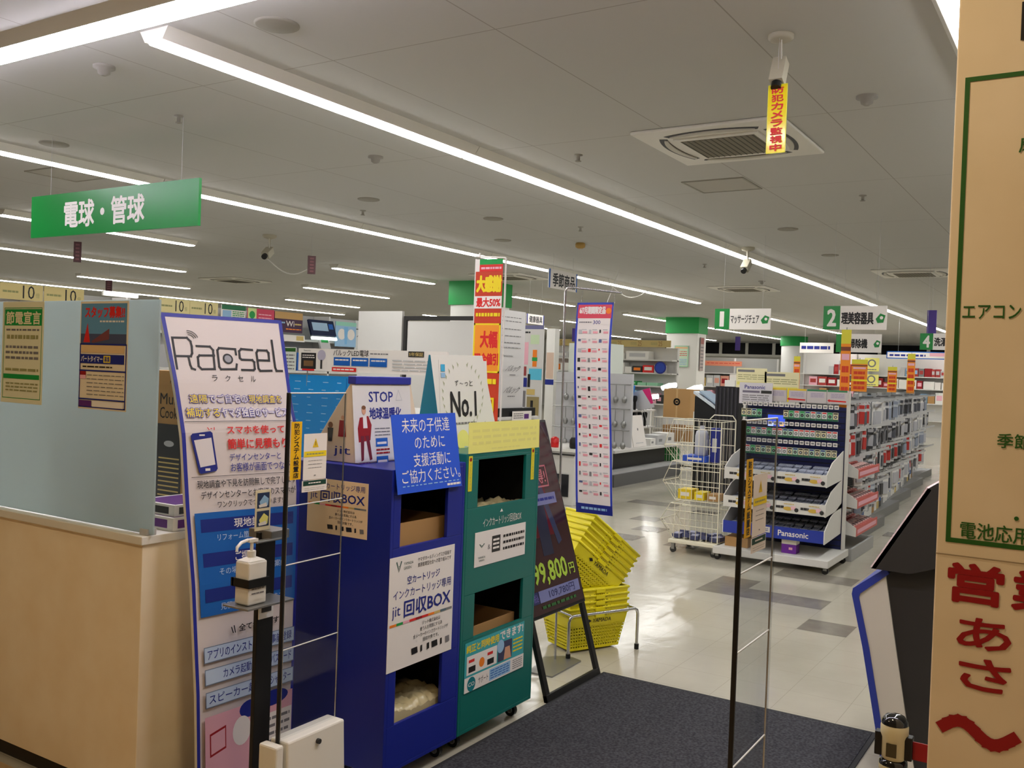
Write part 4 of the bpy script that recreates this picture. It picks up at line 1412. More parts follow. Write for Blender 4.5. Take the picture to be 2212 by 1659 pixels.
for s_ in (-1, 1):
    f = MB()
    f.tube([(-.235, s_ * .19, .02), (-.235, s_ * .19, .20), (-.228, s_ * .19, .222), (-.21, s_ * .19, .232), (.21, s_ * .19, .232), (.228, s_ * .19, .222), (.235, s_ * .19, .20), (.235, s_ * .19, .02)], .0085, CHROME, 10)
    f.build('leg_hoop', t)
f = MB(); f.tube([(-.215, -.19, .232), (-.215, .19, .232)], .007, CHROME); f.tube([(.215, -.19, .232), (.215, .19, .232)], .007, CHROME); f.build('cross_bar', t)
for s_ in (-1, 1):
    for q in (-1, 1):
        f = MB(); f.cyl((q * .235, s_ * .19, 0), (q * .235, s_ * .19, .03), .013, BLACK); f.build('rubber_foot', t)

# ================================================================== TERMINAL AND BELT POST (right)
t = thing('self_service_terminal', 'leaning white and blue terminal with dark tilted head partly behind the beige pillar', 'terminal', (3.95, 0, 0))
WP = m('terminal_white', (206, 200, 186), .45)
f = MB(); f.prism([(.685, 0), (.727, .205), (.782, .49), (.830, .70), (.826, .718), (.716, .806), (.665, .512), (.621, .266), (.57, 0)], 'x', 0, .46, WP); f.build('front_shell', t, bevel=.003)
f = MB()
out = [(.690, 0), (.732, .205), (.788, .49), (.838, .70), (.834, .724), (.712, .822)]
inn = [(.664, 0), (.706, .205), (.762, .49), (.810, .69), (.806, .706), (.700, .800)]
f.prism(out + inn[::-1], 'x', -.006, .466, m('terminal_blue', (46, 62, 150), .4)); f.build('blue_trim', t, 'blue edge trim')
TD = m('terminal_dark', (44, 42, 40), .5)
f = MB(); f.prism([(.574, .0), (.624, .266), (.668, .512), (.716, .80), (.50, .86), (.1, .86), (.1, 0)], 'x', .012, .45, TD); f.build('cabinet', t, bevel=.004)
f = MB(); f.prism([(.764, .817), (.571, 1.15), (.535, 1.176), (.30, 1.10), (.30, .95), (.50, .86), (.621, .815)], 'x', -.03, .49, TD); f.build('head', t, bevel=.005)
f = MB(); f.prism([(.50, .93), (.40, 1.0), (.30, 1.0), (.30, .90), (.44, .85)], 'x', -.036, -.03, MIDGREY); f.build('hinge_cover', t)
f = Sheet(.52, .385, .02, m('screen_edge', (236, 214, 216), .4))
f.rect(.02, .02, .98, .98, DARK); f.rect(.0, .0, 1, .10, RED); f.greek(.0, .12, 1, .9, 12, PINK, 4, .5, 6)
p = f.build('touch_screen', t, 'white edged touch screen with pink and red graphics'); p.matrix_world = mframe((4.44, .766, .824), (-1, 0, 0), (0, -.193, .333))

def belt_post(label, x, y, h):
    t = thing('belt_post', label, 'belt barrier post', (x, y, 0))
    cr = m('post_cream', (214, 204, 164), .4)
    dome = m('dome_black', (26, 26, 26), .08, spec=.7)
    f = MB(); f.lathe([(.10, 0), (.10, .015), (.07, .03), (.025, .04)], (0, 0, 0), DARK, 28); f.build('foot', t)
    f = MB(); f.lathe([(.022, .035), (.022, h - .21), (.0265, h - .2), (.0265, h - .125), (.031, h - .115), (.031, h - .105)], (0, 0, 0), cr, 24); f.build('post', t)
    f = MB(); f.lathe([(.0305, h - .105), (.030, h - .097), (.0225, h - .092)], (0, 0, 0), dome, 24); f.build('lower_cap', t)
    f = MB(); f.lathe([(.022, h - .093), (.0265, h - .088), (.0265, h - .045), (.030, h - .035), (.030, h - .018), (.027, h - .012)], (0, 0, 0), cr, 24); f.build('head', t)
    f = MB(); f.lathe([(.0285, h - .014), (.028, h - .006), (.021, h + .004), (.010, h + .008), (.001, h + .009)], (0, 0, 0), dome, 24); f.build('dome_cap', t)
    for s_ in (-1, 1):
        f = MB(); f.box(-.012, .012, s_ * .032 - .008, s_ * .032 + .008, h - .088, h - .035, BLACK); f.build('belt_clip', t, bevel=.002)
    f = MB(); f.box(-.0275, -.0255, -.010, .012, h - .082, h - .052, m('post_logo', (70, 62, 40), .6)); f.build('logo', t)
    f = MB(); f.box(-.0015, .0015, -.8, -.04, h - .085, h - .045, DRED); f.build('belt', t, 'dark red belt')
    return t
belt_post('cream belt post with black dome cap and red belt beside the beige pillar', 2.275, .378, .795)

Sheet.DZ = 0.0003
# ================================================================== BATTERY RACK (island end facing the entrance)
t = thing('battery_rack', 'white wheeled rack with navy back panel, three tilted trays and battery hooks', 'display rack', (8.36, 1.86, 0))
RW = m('rack_white', (222, 220, 214), .4)
NVP = m('rack_navy', (22, 30, 84), .5)
W = .90   # along y
f = MB(); f.box(-.64, .06, -.03, W + .03, .055, .115, RW); f.build('plinth', t, bevel=.004)
f = MB(); f.box(-.02, .0, .02, W - .02, .115, 1.33, NVP)
for i in range(24):
    z = .14 + i * .05
    f.box(-.0215, -.02, .02, W - .02, z, z + .006, BLACK)
f.build('back_panel', t)
for y in (-.01, W - .01):
    f = MB(); f.box(-.035, .01, y, y + .024, .115, 1.47, RW); f.build('upright', t, bevel=.002)
for x in (-.60, -.02):
    for y in (.0, W):
        f = MB()
        f.cyl((x - .011, y, .027), (x + .011, y, .027), .027, BLACK, n=16); f.box(x - .017, x + .017, y - .014, y + .014, .03, .057, STEEL); f.build('caster', t)
TRZ = ((.695, .79, .90), (.455, .55, .66), (.235, .335, .46))
for k, (za, zb, zc) in enumerate(TRZ):
    f = MB()
    fm_ = m('tray_blue', (40, 60, 160), .4) if k == 2 else RW
    f.hexa([(-.56, .03, za), (-.02, .03, za + .06), (-.02, W - .03, za + .06), (-.56, W - .03, za)], [(-.56, .03, za + .01), (-.02, .03, za + .07), (-.02, W - .03, za + .07), (-.56, W - .03, za + .01)], RW)
    f.hexa([(-.572, .03, za), (-.56, .03, za), (-.56, W - .03, za), (-.572, W - .03, za)], [(-.572, .03, zb), (-.56, .03, zb), (-.56, W - .03, zb), (-.572, W - .03, zb)], fm_)
    f.build('tray', t)
    for y in (.022, W - .03):
        f = MB(); f.prism([(-.572, za - .005), (-.572, zb), (-.40, zb + .09), (-.03, zc + .06), (-.03, za + .02)], 'y', y, y + .008, RW); f.build('bracket', t)
    f = Sheet(W - .07, zb - za - .01, .0004, fm_)
    if k == 2:
        f.text('Panasonic', .56, .22, .86, .75, PAPER, .03); f.rect(.34, .08, .48, .6, PAPER); f.greek(.36, .2, .46, .5, 2, NAVY, 3, .4, 3)
    else:
        for q in range(4):
            x = .02 + .245 * q
            f.greek(x + .02, .35, x + .1, .65, 1, DARK, q, .8, 2)
            f.disc(x + .14, .62, .038, m('ochre', (206, 170, 70), .5), 20, .016)
            f.rect(x + .17, .35, x + .215, .7, m('lip_pink', (236, 190, 200), .5)); f.disc(x + .225, .7, .017, DARK)
            f.greek(x + .1, .1, x + .2, .24, 1, TAN, q, .6, 3)
    p = f.build('tray_print', t); p.matrix_world = mframe((7.787, 1.86 + W - .035, za + .005), UY, UP)
f = MB()
f.box(-.05, -.045, .0, W * .76, 1.355, 1.475, m('card_green_edge', (214, 210, 210), .4))
f.build('header_rail', t)
for q in range(4):
    f = Sheet(.165, .118, .003, m('header_grey', (206, 198, 196), .5))
    ed = m('header_ochre', (226, 196, 60), .5) if q < 2 else m('header_green', (60, 130, 90), .5)
    f.rect(0, 0, 1, .14, ed)
    if q < 2: f.rect(0, 0, .08, 1, YEL)
    if q in (1, 3): f.poly([(.0, .76), (.12, .66), (.12, .72), (.95, .76), (.95, .86), (.12, .84), (.12, .9)], RED)
    f.rect(.15, .2, .9, .62, m('header_lilac', (200, 190, 200), .5)); f.greek(.2, .25, .85, .58, 3, m('header_mauve', (170, 160, 180), .5), q, .5, 3)
    p = f.build('header_card', t); p.matrix_world = mframe((8.305, 2.548 - .172 * q, 1.357), UY, UP)
f = Sheet(.30, .19, .004, m('maker_card', (216, 212, 218), .5))
f.text('Panasonic', .16, .12, .78, .3, NAVY, .03)
f.rect(.1, .38, .62, .48, m('maker_mauve', (120, 112, 130), .5)); f.rect(.66, .36, .98, .5, DARK)
f.greek(.1, .55, .9, .95, 4, GREYINK, 5, .35, 4)
p = f.build('maker_card', t); p.matrix_world = mframe((8.28, 2.80, 1.325), UY, UP)
for k, z in enumerate((1.318, 1.158, 1.002)):
    f = MB()
    f.box(-.17, -.165, .03, W - .03, z + .012, z + .018, DARK)
    for i in range(18):
        y = .045 + i * .0465
        f.box(-.17, -.02, y + .016, y + .02, z + .012, z + .016, STEEL)
        f.box(-.176, -.172, y, y + .036, z - .004, z + .028, PAPER)
        f.box(-.1765, -.176, y + .006, y + .03, z + .004, z + .02, MIDGREY)
    f.build('hook_row', t)
f = MB(); f.box(-.15, -.13, .49, .66, 1.13, 1.25, DARK); f.build('monitor_case', t)
f = MB(); f.box(-.152, -.15, .50, .65, 1.14, 1.24, m('monitor_blue', (60, 90, 220), .3, emit=.8)); f.box(-.1525, -.152, .60, .645, 1.142, 1.175, m('monitor_white', (190, 210, 255), .3, emit=1.4)); f.box(-.1525, -.152, .51, .545, 1.145, 1.18, m('monitor_gold', (250, 190, 90), .3, emit=1.2)); f.build('monitor_screen', t, 'small lit screen')

packs = []
for v in range(4):
    f = Sheet(.042, .075, .004, m(('pack_mint', 'pack_white', 'pack_cream', 'pack_green')[v], ((178, 206, 184), (220, 220, 216), (214, 206, 170), (130, 184, 150))[v], .35))
    f.rect(0, .78, 1, 1, m('pack_dgreen', (40, 100, 70), .4))
    f.rect(.1, .06, .9, .2, (NAVY, RED, DARK, GREEN)[v])
    f.disc(.5, .5, .013, INK, 14); f.disc(.5, .5, (.005, .009, .007, .004)[v], LGREY, 10)
    o = f.build('blister_pack'); tag(o, '', 'blister pack', 'battery blister packs on the rack hooks')
    packs.append(o)
used = set()
rnd = random.Random(5)
for r, (z, rn) in enumerate(((1.212, 'upper'), (1.052, 'middle'), (.893, 'lower'))):
    for i in range(18):
        if r < 2 and 5 <= 17 - i <= 7 and False:
            continue
        v = rnd.randrange(4)
        y = 1.86 + .045 + (17 - i) * .0465
        if .47 < y - 1.86 < .66 and r == 0:
            continue
        M = mframe((8.172, y + .041, z), UY, UP)
        lab = f'{nth(i)} battery pack from the left on the {rn} hook row'
        if v not in used:
            o = packs[v]; o.matrix_world = M; o['label'] = lab; used.add(v)
        else:
            o = packs[v].copy(); COL.objects.link(o); o.matrix_world = M; o['label'] = lab
# battery packets lying in the trays
f = MB()
f.hexa([(0, 0, 0), (.16, 0, .018), (.16, .066, .018), (0, .066, 0)], [(0, 0, .03), (.16, 0, .048), (.16, .066, .048), (0, .066, .03)], m('cell_navy', (40, 48, 90), .25, spec=.6))
for q in range(4):
    f.cyl((.01, .009 + q * .016, .033), (.14, .009 + q * .016, .048), .007, m('cell_grey', (150, 156, 176), .3, .3), n=8)
f.hexa([(.10, .002, .043), (.155, .002, .05), (.155, .064, .05), (.10, .064, .043)], [(.10, .002, .056), (.155, .002, .062), (.155, .064, .062), (.10, .064, .056)], m('cell_label', (190, 196, 214), .3))
src = f.build('battery_pack'); tag(src, '', 'battery pack', 'battery packs in the rack trays')
n0 = True
for k, (za, zb, zc) in enumerate(TRZ):
    for row in range(3):
        for i in range(11):
            lab = f'{nth(i)} battery pack from the left, {("front", "middle", "back")[row]} line of the {("top", "middle", "bottom")[k]} rack tray'
            x = 7.81 + row * .165; y = 1.86 + W - .11 - i * .0745
            M = Matrix.Translation((x, y, za + .012 + .0185 * row + .008)) @ Matrix.Rotation(rnd.uniform(-.06, .06), 4, 'Z')
            o = src if n0 else src.copy()
            if not n0: COL.objects.link(o)
            n0 = False
            o.matrix_world = M; o['label'] = lab
f = MB(); f.box(0, .10, 0, .12, 0, .075, m('pack_violet', (110, 40, 150), .4)); f.box(-.001, .101, -.001, .121, .075, .115, m('pack_pale', (220, 214, 196), .5)); f.box(-.0015, -.001, .03, .06, .03, .05, PINK)
single(f, 'violet_carton', 'violet carton with pale lid on the bottom deck of the battery rack', 'carton', (7.84, 2.12, .116))
f = MB(); f.box(0, .3, 0, .2, 0, .08, CARD)
single(f, 'flat_carton', 'flat brown carton on the bottom deck of the battery rack at its left end', 'carton', (7.82, 2.52, .116))

# cream boards that stand behind the rack header
for (y, z, w_, h, lab) in ((3.08, 1.46, .30, .19, 'cream price board behind the battery rack, left of two'), (2.80, 1.42, .33, .20, 'cream price board behind the battery rack, right of two')):
    f = Sheet(w_, h, .006, m('board_cream', (236, 228, 180), .55))
    f.rect(.05, .08, .6, .2, GREYINK); f.greek(.06, .3, .95, .6, 3, OLIVE, int(y * 100), .3, 4); f.rect(.03, .7, .97, .86, m('board_lemon', (230, 222, 120), .5))
    r = thing('price_board', lab, 'sign', mw=mframe((9.0, y, z), UY, UP)); f.build('panel', r)
    g = MB(); g.tube([(w_ / 2, 0, -.004), (w_ / 2, -z, -.004)], .008, RW); g.build('post', r)

# ================================================================== WIRE BASKET CART
t = thing('wire_basket_cart', 'cream three tier wire basket cart on casters left of the battery rack', 'cart', (7.80, 2.78, 0))
WC = m('wire_cream', (236, 230, 208), .4)
f = MB(); f.box(-.03, .40, -.02, .44, .085, .115, WC); f.build('deck', t, bevel=.004)
for x in (0, .37):
    for y in (.03, .40):
        f = MB(); f.cyl((x - .01, y, .027), (x + .01, y, .027), .027, DARK, n=14); f.box(x - .016, x + .016, y - .014, y + .014, .03, .086, STEEL); f.build('caster', t)
for k, (zb, zm, zt, wm) in enumerate(((.80, .93, 1.165, .52), (.465, .62, .80, .52), (.118, .28, .43, .53))):
    f = MB()
    D = .36
    prof = [(0, zb), (.40, zb), (wm, zm), (.44, zt), (0, zt)]
    for x in (0, D):
        f.tube([(x, y, z) for y, z in prof], .004, WC, 7, True)
        for i in range(1, 9):
            y = i * .05
            y1 = y if y < .40 else .40
            f.tube([(x, y1, zb), (x, y, zt)], .0026 if x == 0 else .0016, WC, 5)
        for i in (2, 4):
            z = zb + (zt - zb) * i / 5
            ym = .40 + (wm - .40) * (z - zb) / (zm - zb) if z < zm else wm - (wm - .44) * (z - zm) / (zt - zm)
            f.tube([(x, 0, z), (x, ym, z)], .0022 if i % 2 else .004, WC, 5)
    for y, z in prof:
        f.tube([(0, y, z), (D, y, z)], .004, WC, 7)
    for i in range(1, 7):
        x = D * i / 7
        if i % 2: f.tube([(x, 0, zt), (x, 0, zb), (x, .40, zb), (x, wm, zm)], .0016, WC, 5)
    for i in range(1, 8):
        if i % 2: f.tube([(0, .05 * i, zb), (D, .05 * i, zb)], .0016, WC, 5)
    f.build('wire_basket', t)
f = MB()
for x in (0, .36):
    f.tube([(x, 0, .11), (x, 0, 1.17)], .006, WC, 7)
f.tube([(.36, .0, 1.17), (.36, .03, 1.21), (.36, .2, 1.21), (.36, .24, 1.17)], .005, WC, 7)
f.build('post', t)
f = MB(); f.lathe([(.055, 0), (.06, .01), (.06, .17), (.05, .21), (.02, .23), (.02, .26)], (0, 0, 0), m('bottle_grey', (186, 188, 196), .4), 20); f.box(-.03, .03, -.062, -.055, .05, .14, LGREY)
single(f, 'spray_bottle', 'pale grey bottle standing in the top basket of the wire cart', 'bottle', (7.95, 3.01, .858))
for (x, y, z, a, b_, c, mt, lab) in ((7.84, 2.92, .806, .2, .22, .05, m('tub_blue', (40, 80, 190), .4), 'blue tub lying in the top basket of the wire cart'),
                                     (7.90, 2.84, .806, .09, .07, .30, NAVY, 'tall navy carton in the top basket of the wire cart'),
                                     (7.84, 3.04, .472, .16, .13, .085, m('carton_yellow', (226, 196, 30), .4), 'yellow carton in the middle basket of the wire cart, left'),
                                     (7.84, 2.93, .472, .16, .09, .07, YEL, 'yellow carton in the middle basket of the wire cart, right'),
                                     (7.86, 2.81, .472, .16, .10, .06, CARD, 'small brown carton in the middle basket of the wire cart')):
    f = MB(); f.box(0, a, 0, b_, 0, c, mt); f.box(-.0008, 0, b_ * .2, b_ * .8, c * .3, c * .7, PAPER if c < .2 else LGREY)
    single(f, 'small_carton', lab, 'carton', (x, y, z), bevel=.001)
f = MB(); f.box(0, .13, 0, .075, 0, .035, m('pouch_slate', (70, 74, 110), .4)); f.box(.01, .12, .01, .065, .035, .036, m('pouch_pale', (150, 152, 186), .4)); 
src = f.build('battery_pouch'); tag(src, '', 'battery pack', 'battery pouches in the wire cart')
k = 0
for i in range(5):
    for j in range(2):
        M = Matrix.Translation((7.83 + j * .15, 2.80 + i * .082, .125 + .012 * ((i + j) % 2))) @ Matrix.Rotation(.25 * ((i * 7 + j * 3) % 5 - 2) / 2, 4, 'Z') @ Matrix.Rotation(.2 * ((i + j) % 2), 4, 'Y')
        o = src if k == 0 else src.copy()
        if k: COL.objects.link(o)
        k += 1
        o.matrix_world = M; o['label'] = f'slate battery pouch in the bottom cart basket, {nth(i)} from the rack, {("front", "back")[j]} line'

# ================================================================== ACCESSORY ISLAND (right, seen along its side)
def shelf_unit(name, label, x0, x1, y0, y1, top, color=RW, back=None):
    t = thing(name, label, 'display shelf', (x0, y0, 0))
    f = MB(); f.box(0, x1 - x0, 0 if x0 < 9 else .12, y1 - y0, .0, .11, color if x0 < 9 else m('plinth_grey', (120, 120, 118), .45)); f.build('plinth', t, bevel=.003)
    f = MB(); f.box(.0, x1 - x0, (y1 - y0) - .03, (y1 - y0), .11, top, back or LGREY); f.build('back_panel', t)
    for x in (0, x1 - x0 - .03):
        f = MB(); f.box(x, x + .03, (y1 - y0) - .06, (y1 - y0), .11, top + .04, color); f.build('upright', t)
    return t
units = [(8.46, 9.36, 'first'), (9.38, 10.9, 'second'), (10.92, 12.44, 'third'), (12.46, 14.0, 'fourth'), (14.02, 15.8, 'fifth'), (15.82, 17.6, 'sixth')]
for x0, x1, o_ in units:
    yo = 1.80 + .078 * (x0 - 8.3)
    t = shelf_unit('accessory_shelf', f'{o_} pegboard shelf unit along the accessory aisle behind the battery rack', x0, x1, yo, yo + .5, 1.38, m('island_grey', (168, 168, 166), .45), m('island_dark', (88, 88, 90), .5))
    f = MB()
    for z in (1.36, 1.10, .84, .52):
        f.box(.02, x1 - x0 - .02, .10, .104, z, z + .028, LGREY)
        for i in range(int((x1 - x0) / .12)):
            f.box(.05 + i * .12, .055 + i * .12, .1, .46, z, z + .005, STEEL)
    f.build('hook_row', t)
    f = MB(); f.box(0, x1 - x0, .06, .064, 1.385, 1.45, CLEARP); f.build('clear_rail', t)
    if o_ == 'first':
        for z in (.72, .46, .22):
            f = MB()
            f.hexa([(0, -.02, z), (.88, -.02, z), (.88, .34, z + .05), (0, .34, z + .05)], [(0, -.02, z + .01), (.88, -.02, z + .01), (.88, .34, z + .06), (0, .34, z + .06)], RW)
            f.box(0, .88, -.03, -.02, z, z + .075, m('lip_red', (206, 90, 84), .4)); f.box(.05, .83, -.031, -.03, z + .02, z + .055, PINK)
            f.prism([(-.03, z), (-.03, z + .075), (.1, z + .16), (.34, z + .22), (.34, z + .05)], 'x', -.008, 0, RW)
            f.build('tray', t)
f = MB(); f.box(0, .085, 0, .14, 0, .05, m('redpack', (196, 96, 90), .35)); f.box(.008, .077, .02, .12, .05, .056, m('redpack_pale', (226, 190, 186), .3)); f.box(.02, .065, .03, .06, .056, .058, DARK)
src = f.build('red_pack'); tag(src, '', 'battery pack', 'red packs in the side trays')
k = 0
for q, z in enumerate((.72, .46, .22)):
    for j in range(2):
        for i in range(9):
            o = src if k == 0 else src.copy()
            if k: COL.objects.link(o)
            k += 1
            o.matrix_world = Matrix.Translation((8.49 + i * .094, 1.82 + j * .16, z + .012 + .022 * j)) @ Matrix.Rotation(.13, 4, 'X')
            o['label'] = f'{nth(i)} red pack from the rack in the {("top", "middle", "bottom")[q]} side tray, {("front", "back")[j]} line'
hp = []
for v, (c, s_, w_, h) in enumerate((((200, 198, 198), (190, 60, 56), .07, .19), ((214, 214, 216), (90, 92, 100), .09, .20), ((70, 70, 74), (180, 180, 186), .08, .19), ((176, 62, 58), (226, 220, 216), .07, .18),
                                    ((196, 202, 208), (150, 158, 176), .09, .21), ((210, 196, 80), (120, 120, 100), .08, .17), ((150, 150, 154), (60, 60, 64), .08, .2), ((236, 234, 230), (190, 190, 196), .10, .23))):
    f = MB()
    w_, h = w_ * 1.15, h * 1.18
    f.box(-w_ / 2, w_ / 2, -.006, .006, -h, 0, m(f'packet_{v}', c, .35)); f.box(-w_ * .36, w_ * .36, -.018, -.006, -h * .86, -h * .34, m(f'packet_fill_{v}', s_, .3)); f.box(-w_ * .42, w_ * .42, -.0068, -.006, -h * .22, -h * .06, m(f'packet_fill_{v}', None))
    f.box(-.012, .012, -.002, .002, 0, .02, m(f'packet_{v}', None))
    o = f.build('hanging_packet'); tag(o, '', 'packet', 'packets on the accessory hooks'); hp.append(o)
used = set()
rnd = random.Random(9)
for r, (z, h_) in enumerate(((1.345, 0), (1.085, 0), (.825, 0), (.505, 0))):
    n = 0
    for x0, x1, o_ in units:
        if o_ == 'first' and r > 1:
            continue
        x = x0 + .08
        while x < x1 - .05:
            yo = 1.80 + .078 * (x - 8.3)
            if r == 0: v = rnd.choice((3, 3, 0, 0, 1, 2)) if x < 10.2 else rnd.choice((4, 1, 7, 2, 6))
            elif r == 1: v = rnd.choice((3, 6, 0, 1)) if x < 10 else rnd.choice((5, 1, 7, 6, 2)) if x < 11.3 else rnd.choice((1, 2, 7, 6))
            else: v = rnd.choice((1, 7, 7, 4, 6, 0))
            M = Matrix.Translation((x, yo + .09 + rnd.uniform(0, .08), z)) @ Matrix.Rotation(rnd.uniform(-.5, .5) - .35, 4, 'Z') @ Matrix.Rotation(rnd.uniform(-.05, .05), 4, 'Y')
            lab = f'{nth(n)} packet from the near end on the {("top", "second", "third", "lowest")[r]} accessory hook row'
            if v not in used:
                o = hp[v]; used.add(v)
            else:
                o = hp[v].copy(); COL.objects.link(o)
            o.matrix_world = M; o['label'] = lab
            n += 1
            x += rnd.uniform(.085, .12) if x < 11 else rnd.uniform(.15, .2)
rnd = random.Random(14)
for i in range(30):
    h = rnd.uniform(.18, .34); mt = rnd.choice((TAN, WHITE, LGREY, LGREY, CARD, WHITE, DARK, MIDGREY, WHITE))
    f = MB(); f.box(0, .18, 0, .2, 0, h, mt); f.box(.02, .16, -.001, 0, h * .3, h * .8, rnd.choice((PAPER, GREYINK, LGREY, BLUE)))
    x = 9.42 + i * .21
    single(f, 'stock_carton', f'{nth(i)} small carton from the near end on the bottom deck of the accessory aisle', 'carton', (x, 1.95 + .078 * (x - 8.3), .111), group='cartons on the accessory deck')

# ================================================================== LAMP DISPLAY behind the bins
SH = m('shelf_white', (214, 212, 208), .5)
t = thing('bulb_display', 'light bulb display island with blue price panel and white header behind the bins', 'display shelf', (5.62, 4.12, 0))
f = MB(); f.box(.06, 1.33, .03, 1.58, 0, .12, DARK); f.build('plinth', t)
f = MB(); f.box(.06, 1.33, .03, 1.58, .12, 1.14, SH); f.box(.0, 1.35, 0, 1.62, 1.14, 1.165, SH); f.build('body', t, bevel=.003)
f = Sheet(1.14, .74, .02, m('panel_blue', (26, 130, 196), .4))
rnd = random.Random(2)
for r in range(11):
    for c in range(7):
        x = .04 + c * .138 + rnd.uniform(0, .02)
        f.rect(x, .07 + r * .085, x + rnd.uniform(.03, .06), .078 + r * .085, LBLUE); f.z -= f.DZ
f.rect(.55, .02, .56, .98, m('panel_deep', (20, 104, 170), .4))
p = f.build('price_panel', t, 'blue panel with rows of pale marks'); p.matrix_world = mframe((5.60, 5.72, .71), UY, (.03, 0, 1))
f = Sheet(1.50, .18, .02, PAPER)
f.rect(.02, .2, .13, .92, m('header_black', (40, 38, 40), .4)); f.rect(.04, .55, .11, .8, m('header_brown', (120, 90, 60), .4)); f.greek(.03, .26, .12, .46, 2, PAPER, 3, .4, 5); f.rect(.03, .92, .12, 1, RED)
f.disc(.17, .3, .045, m('bulb_lilac', (186, 180, 200), .4)); f.rect(.163, .5, .177, .9, DARK)
f.text('Panasonic', .04, .06, .09, .13, INK)
f.text('パルックLED電球', .255, .02, .50, .3, INK, .01)
f.greek(.51, .12, .63, .22, 1, GREYINK, 6, .5, 6)
f.rect(.76, .02, .86, .26, DARK); f.text('5年保証', .765, .06, .855, .22, TAN, .02)
for q in range(3): f.rect(.26 + q * .125, .36, .375 + q * .125, .72, BLUE if q < 3 else RED); f.greek(.27 + q * .125, .42, .365 + q * .125, .52, 1, PAPER, q, .6, 4)
f.rect(.25, .8, .42, .98, RED); f.greek(.26, .84, .41, .94, 1, PAPER, 3, .6, 5)
f.greek(.66, .36, .92, .9, 4, LGREY, 5, .4, 4)
p = f.build('header_board', t); p.matrix_world = mframe((5.60, 5.60, 1.485), UY, UP)
f = MB()
for y in (.08, 1.40): f.tube([(.005, y, 1.165), (.005, y, 1.49)], .006, STEEL)
f.build('header_post', t)
f = Sheet(.25, .2, .004, m('chart_white', (214, 220, 214), .5)); f.rect(.02, .03, .98, .18, DGREEN); f.greek(.06, .25, .94, .95, 5, GREYINK, 8, .35, 4)
p = f.build('chart_card', t, 'small white chart card with green heading'); p.matrix_world = mframe((5.58, 5.86, 1.47), UY, UP)
t = thing('lamp_display_board', 'upright pale grey lamp panel with two black handwritten style logos and small print', 'display panel', (6.32, 4.13, 0))
f = MB(); f.box(-.04, .62, 0, .3, 1.166, 1.235, BLACK); f.build('base', t)
f = Sheet(.45, .80, .02, m('panel_grey', (206, 204, 204), .5))
for y in (.06, .10, .18, .25, .32, .37): f.greek(.2, y, .85, y + .022, 1, GREYINK, int(y * 100), .35, 6)
f.text('Panasonic', .25, .455, .6, .475, INK)
f.text('パルック', .40, .56, .84, .625, INK, 0, .3); f.greek(.5, .65, .7, .67, 1, GREYINK, 3, .5, 3)
f.text('パルック', .36, .78, .84, .85, INK, 0, .3); f.greek(.45, .87, .7, .89, 1, GREYINK, 3, .5, 3)
p = f.build('panel', t); p.matrix_world = mframe((6.32, 4.155, 1.236), UX, UP)
f = Sheet(.30, .08, .004, PAPER); f.rect(.6, .3, .85, .8, PURPLE); f.greek(.05, .15, .55, .8, 3, GREYINK, 4, .4, 4)
single(f, 'price_card', 'small white price card with violet mark lying at the foot of the grey lamp panel', 'card', mw=mframe((6.55, 4.112, 1.13), UX, UP))

# ================================================================== PARTITIONS
PW = m('partition_white', (222, 220, 216), .6)
f = MB(); f.box(0, .04, 0, .65, 0, 2.172, PW)
single(f, 'partition_board', 'plain white partition board without frame behind the bulb display', 'partition', (8.4, 6.80, 0))
t = thing('partition_board', 'white partition board in a dark frame right of the plain white one', 'partition', (8.42, 5.78, 0))
f = MB(); f.box(0, .03, .04, .95, .1, 2.06, PW); f.build('board', t)
f = MB(); f.box(-.01, .04, 0, 1.0, 2.07, 2.115, DARK); f.box(-.01, .04, .965, 1.0, 0, 2.07, DARK); f.box(-.01, .04, 0, .035, 0, 2.07, DARK); f.box(-.008, .038, .035, .965, .0, .1, DARK); f.build('frame', t)
f = MB(); f.prism([(0, 0), (.14, 0), (.10, .17), (.02, .17)], 'x', 0, .01, PAPER); f.prism([(0, 0), (.02, 0), (.03, .14)], 'x', -.02, 0, DARK)
single(f, 'tilted_card', 'small white tent card with black edge on top of the bulb display', 'card', (6.9, 5.45, 1.166), .1)

# ================================================================== LIGHTING WALL behind the counter
t = thing('wall_shelf_unit', 'tall grey shelving along the left side of the shop behind the counter', 'display shelf', (4.6, 9.52, 0))
f = MB(); f.box(0, 6.6, .3, .34, 0, 2.22, LGREY); f.build('back_panel', t)
for z in (.12, .8, 1.4, 1.84):
    f = MB(); f.box(0, 6.6, 0, .3, z, z + .03, SH); f.build('shelf', t)
for x in (0, 1.1, 2.2, 3.3, 4.4, 5.5, 6.57):
    f = MB(); f.box(x, x + .03, .0, .3, 0, 2.22, SH); f.build('upright', t)
TAN_UNLIT = m('tan_sign_unlit', (214, 196, 134), .55)  # same tan darkened for the left pair, their lack of light in the colour
for i, (x, lab) in enumerate(((5.31, 'tan point sign reading 10 above the shelves, first from the left edge'), (5.78, 'tan point sign reading 10 above the shelves, second from the left edge'),
                              (7.21, 'tan point sign reading 10 over the upper left corner of the promotion board'), (7.645, 'tan point sign reading 10 above the left half of the promotion board'))):
    f = Sheet(.455 if i < 2 else .43, .165, .01, TAN_UNLIT if i < 2 else m('tan_sign_lit', (232, 218, 160), .55))
    f.text('10', .52, .08, .80, .9, INK); f.text('倍', .83, .5, .92, .8, OLIVE)
    f.greek(.06, .4, .42, .65, 1, OLIVE, i, .5, 4)
    single(f, 'point_sign', lab, 'sign', mw=mframe((x, 9.5, 2.088), UX, UP), group='tan point signs')
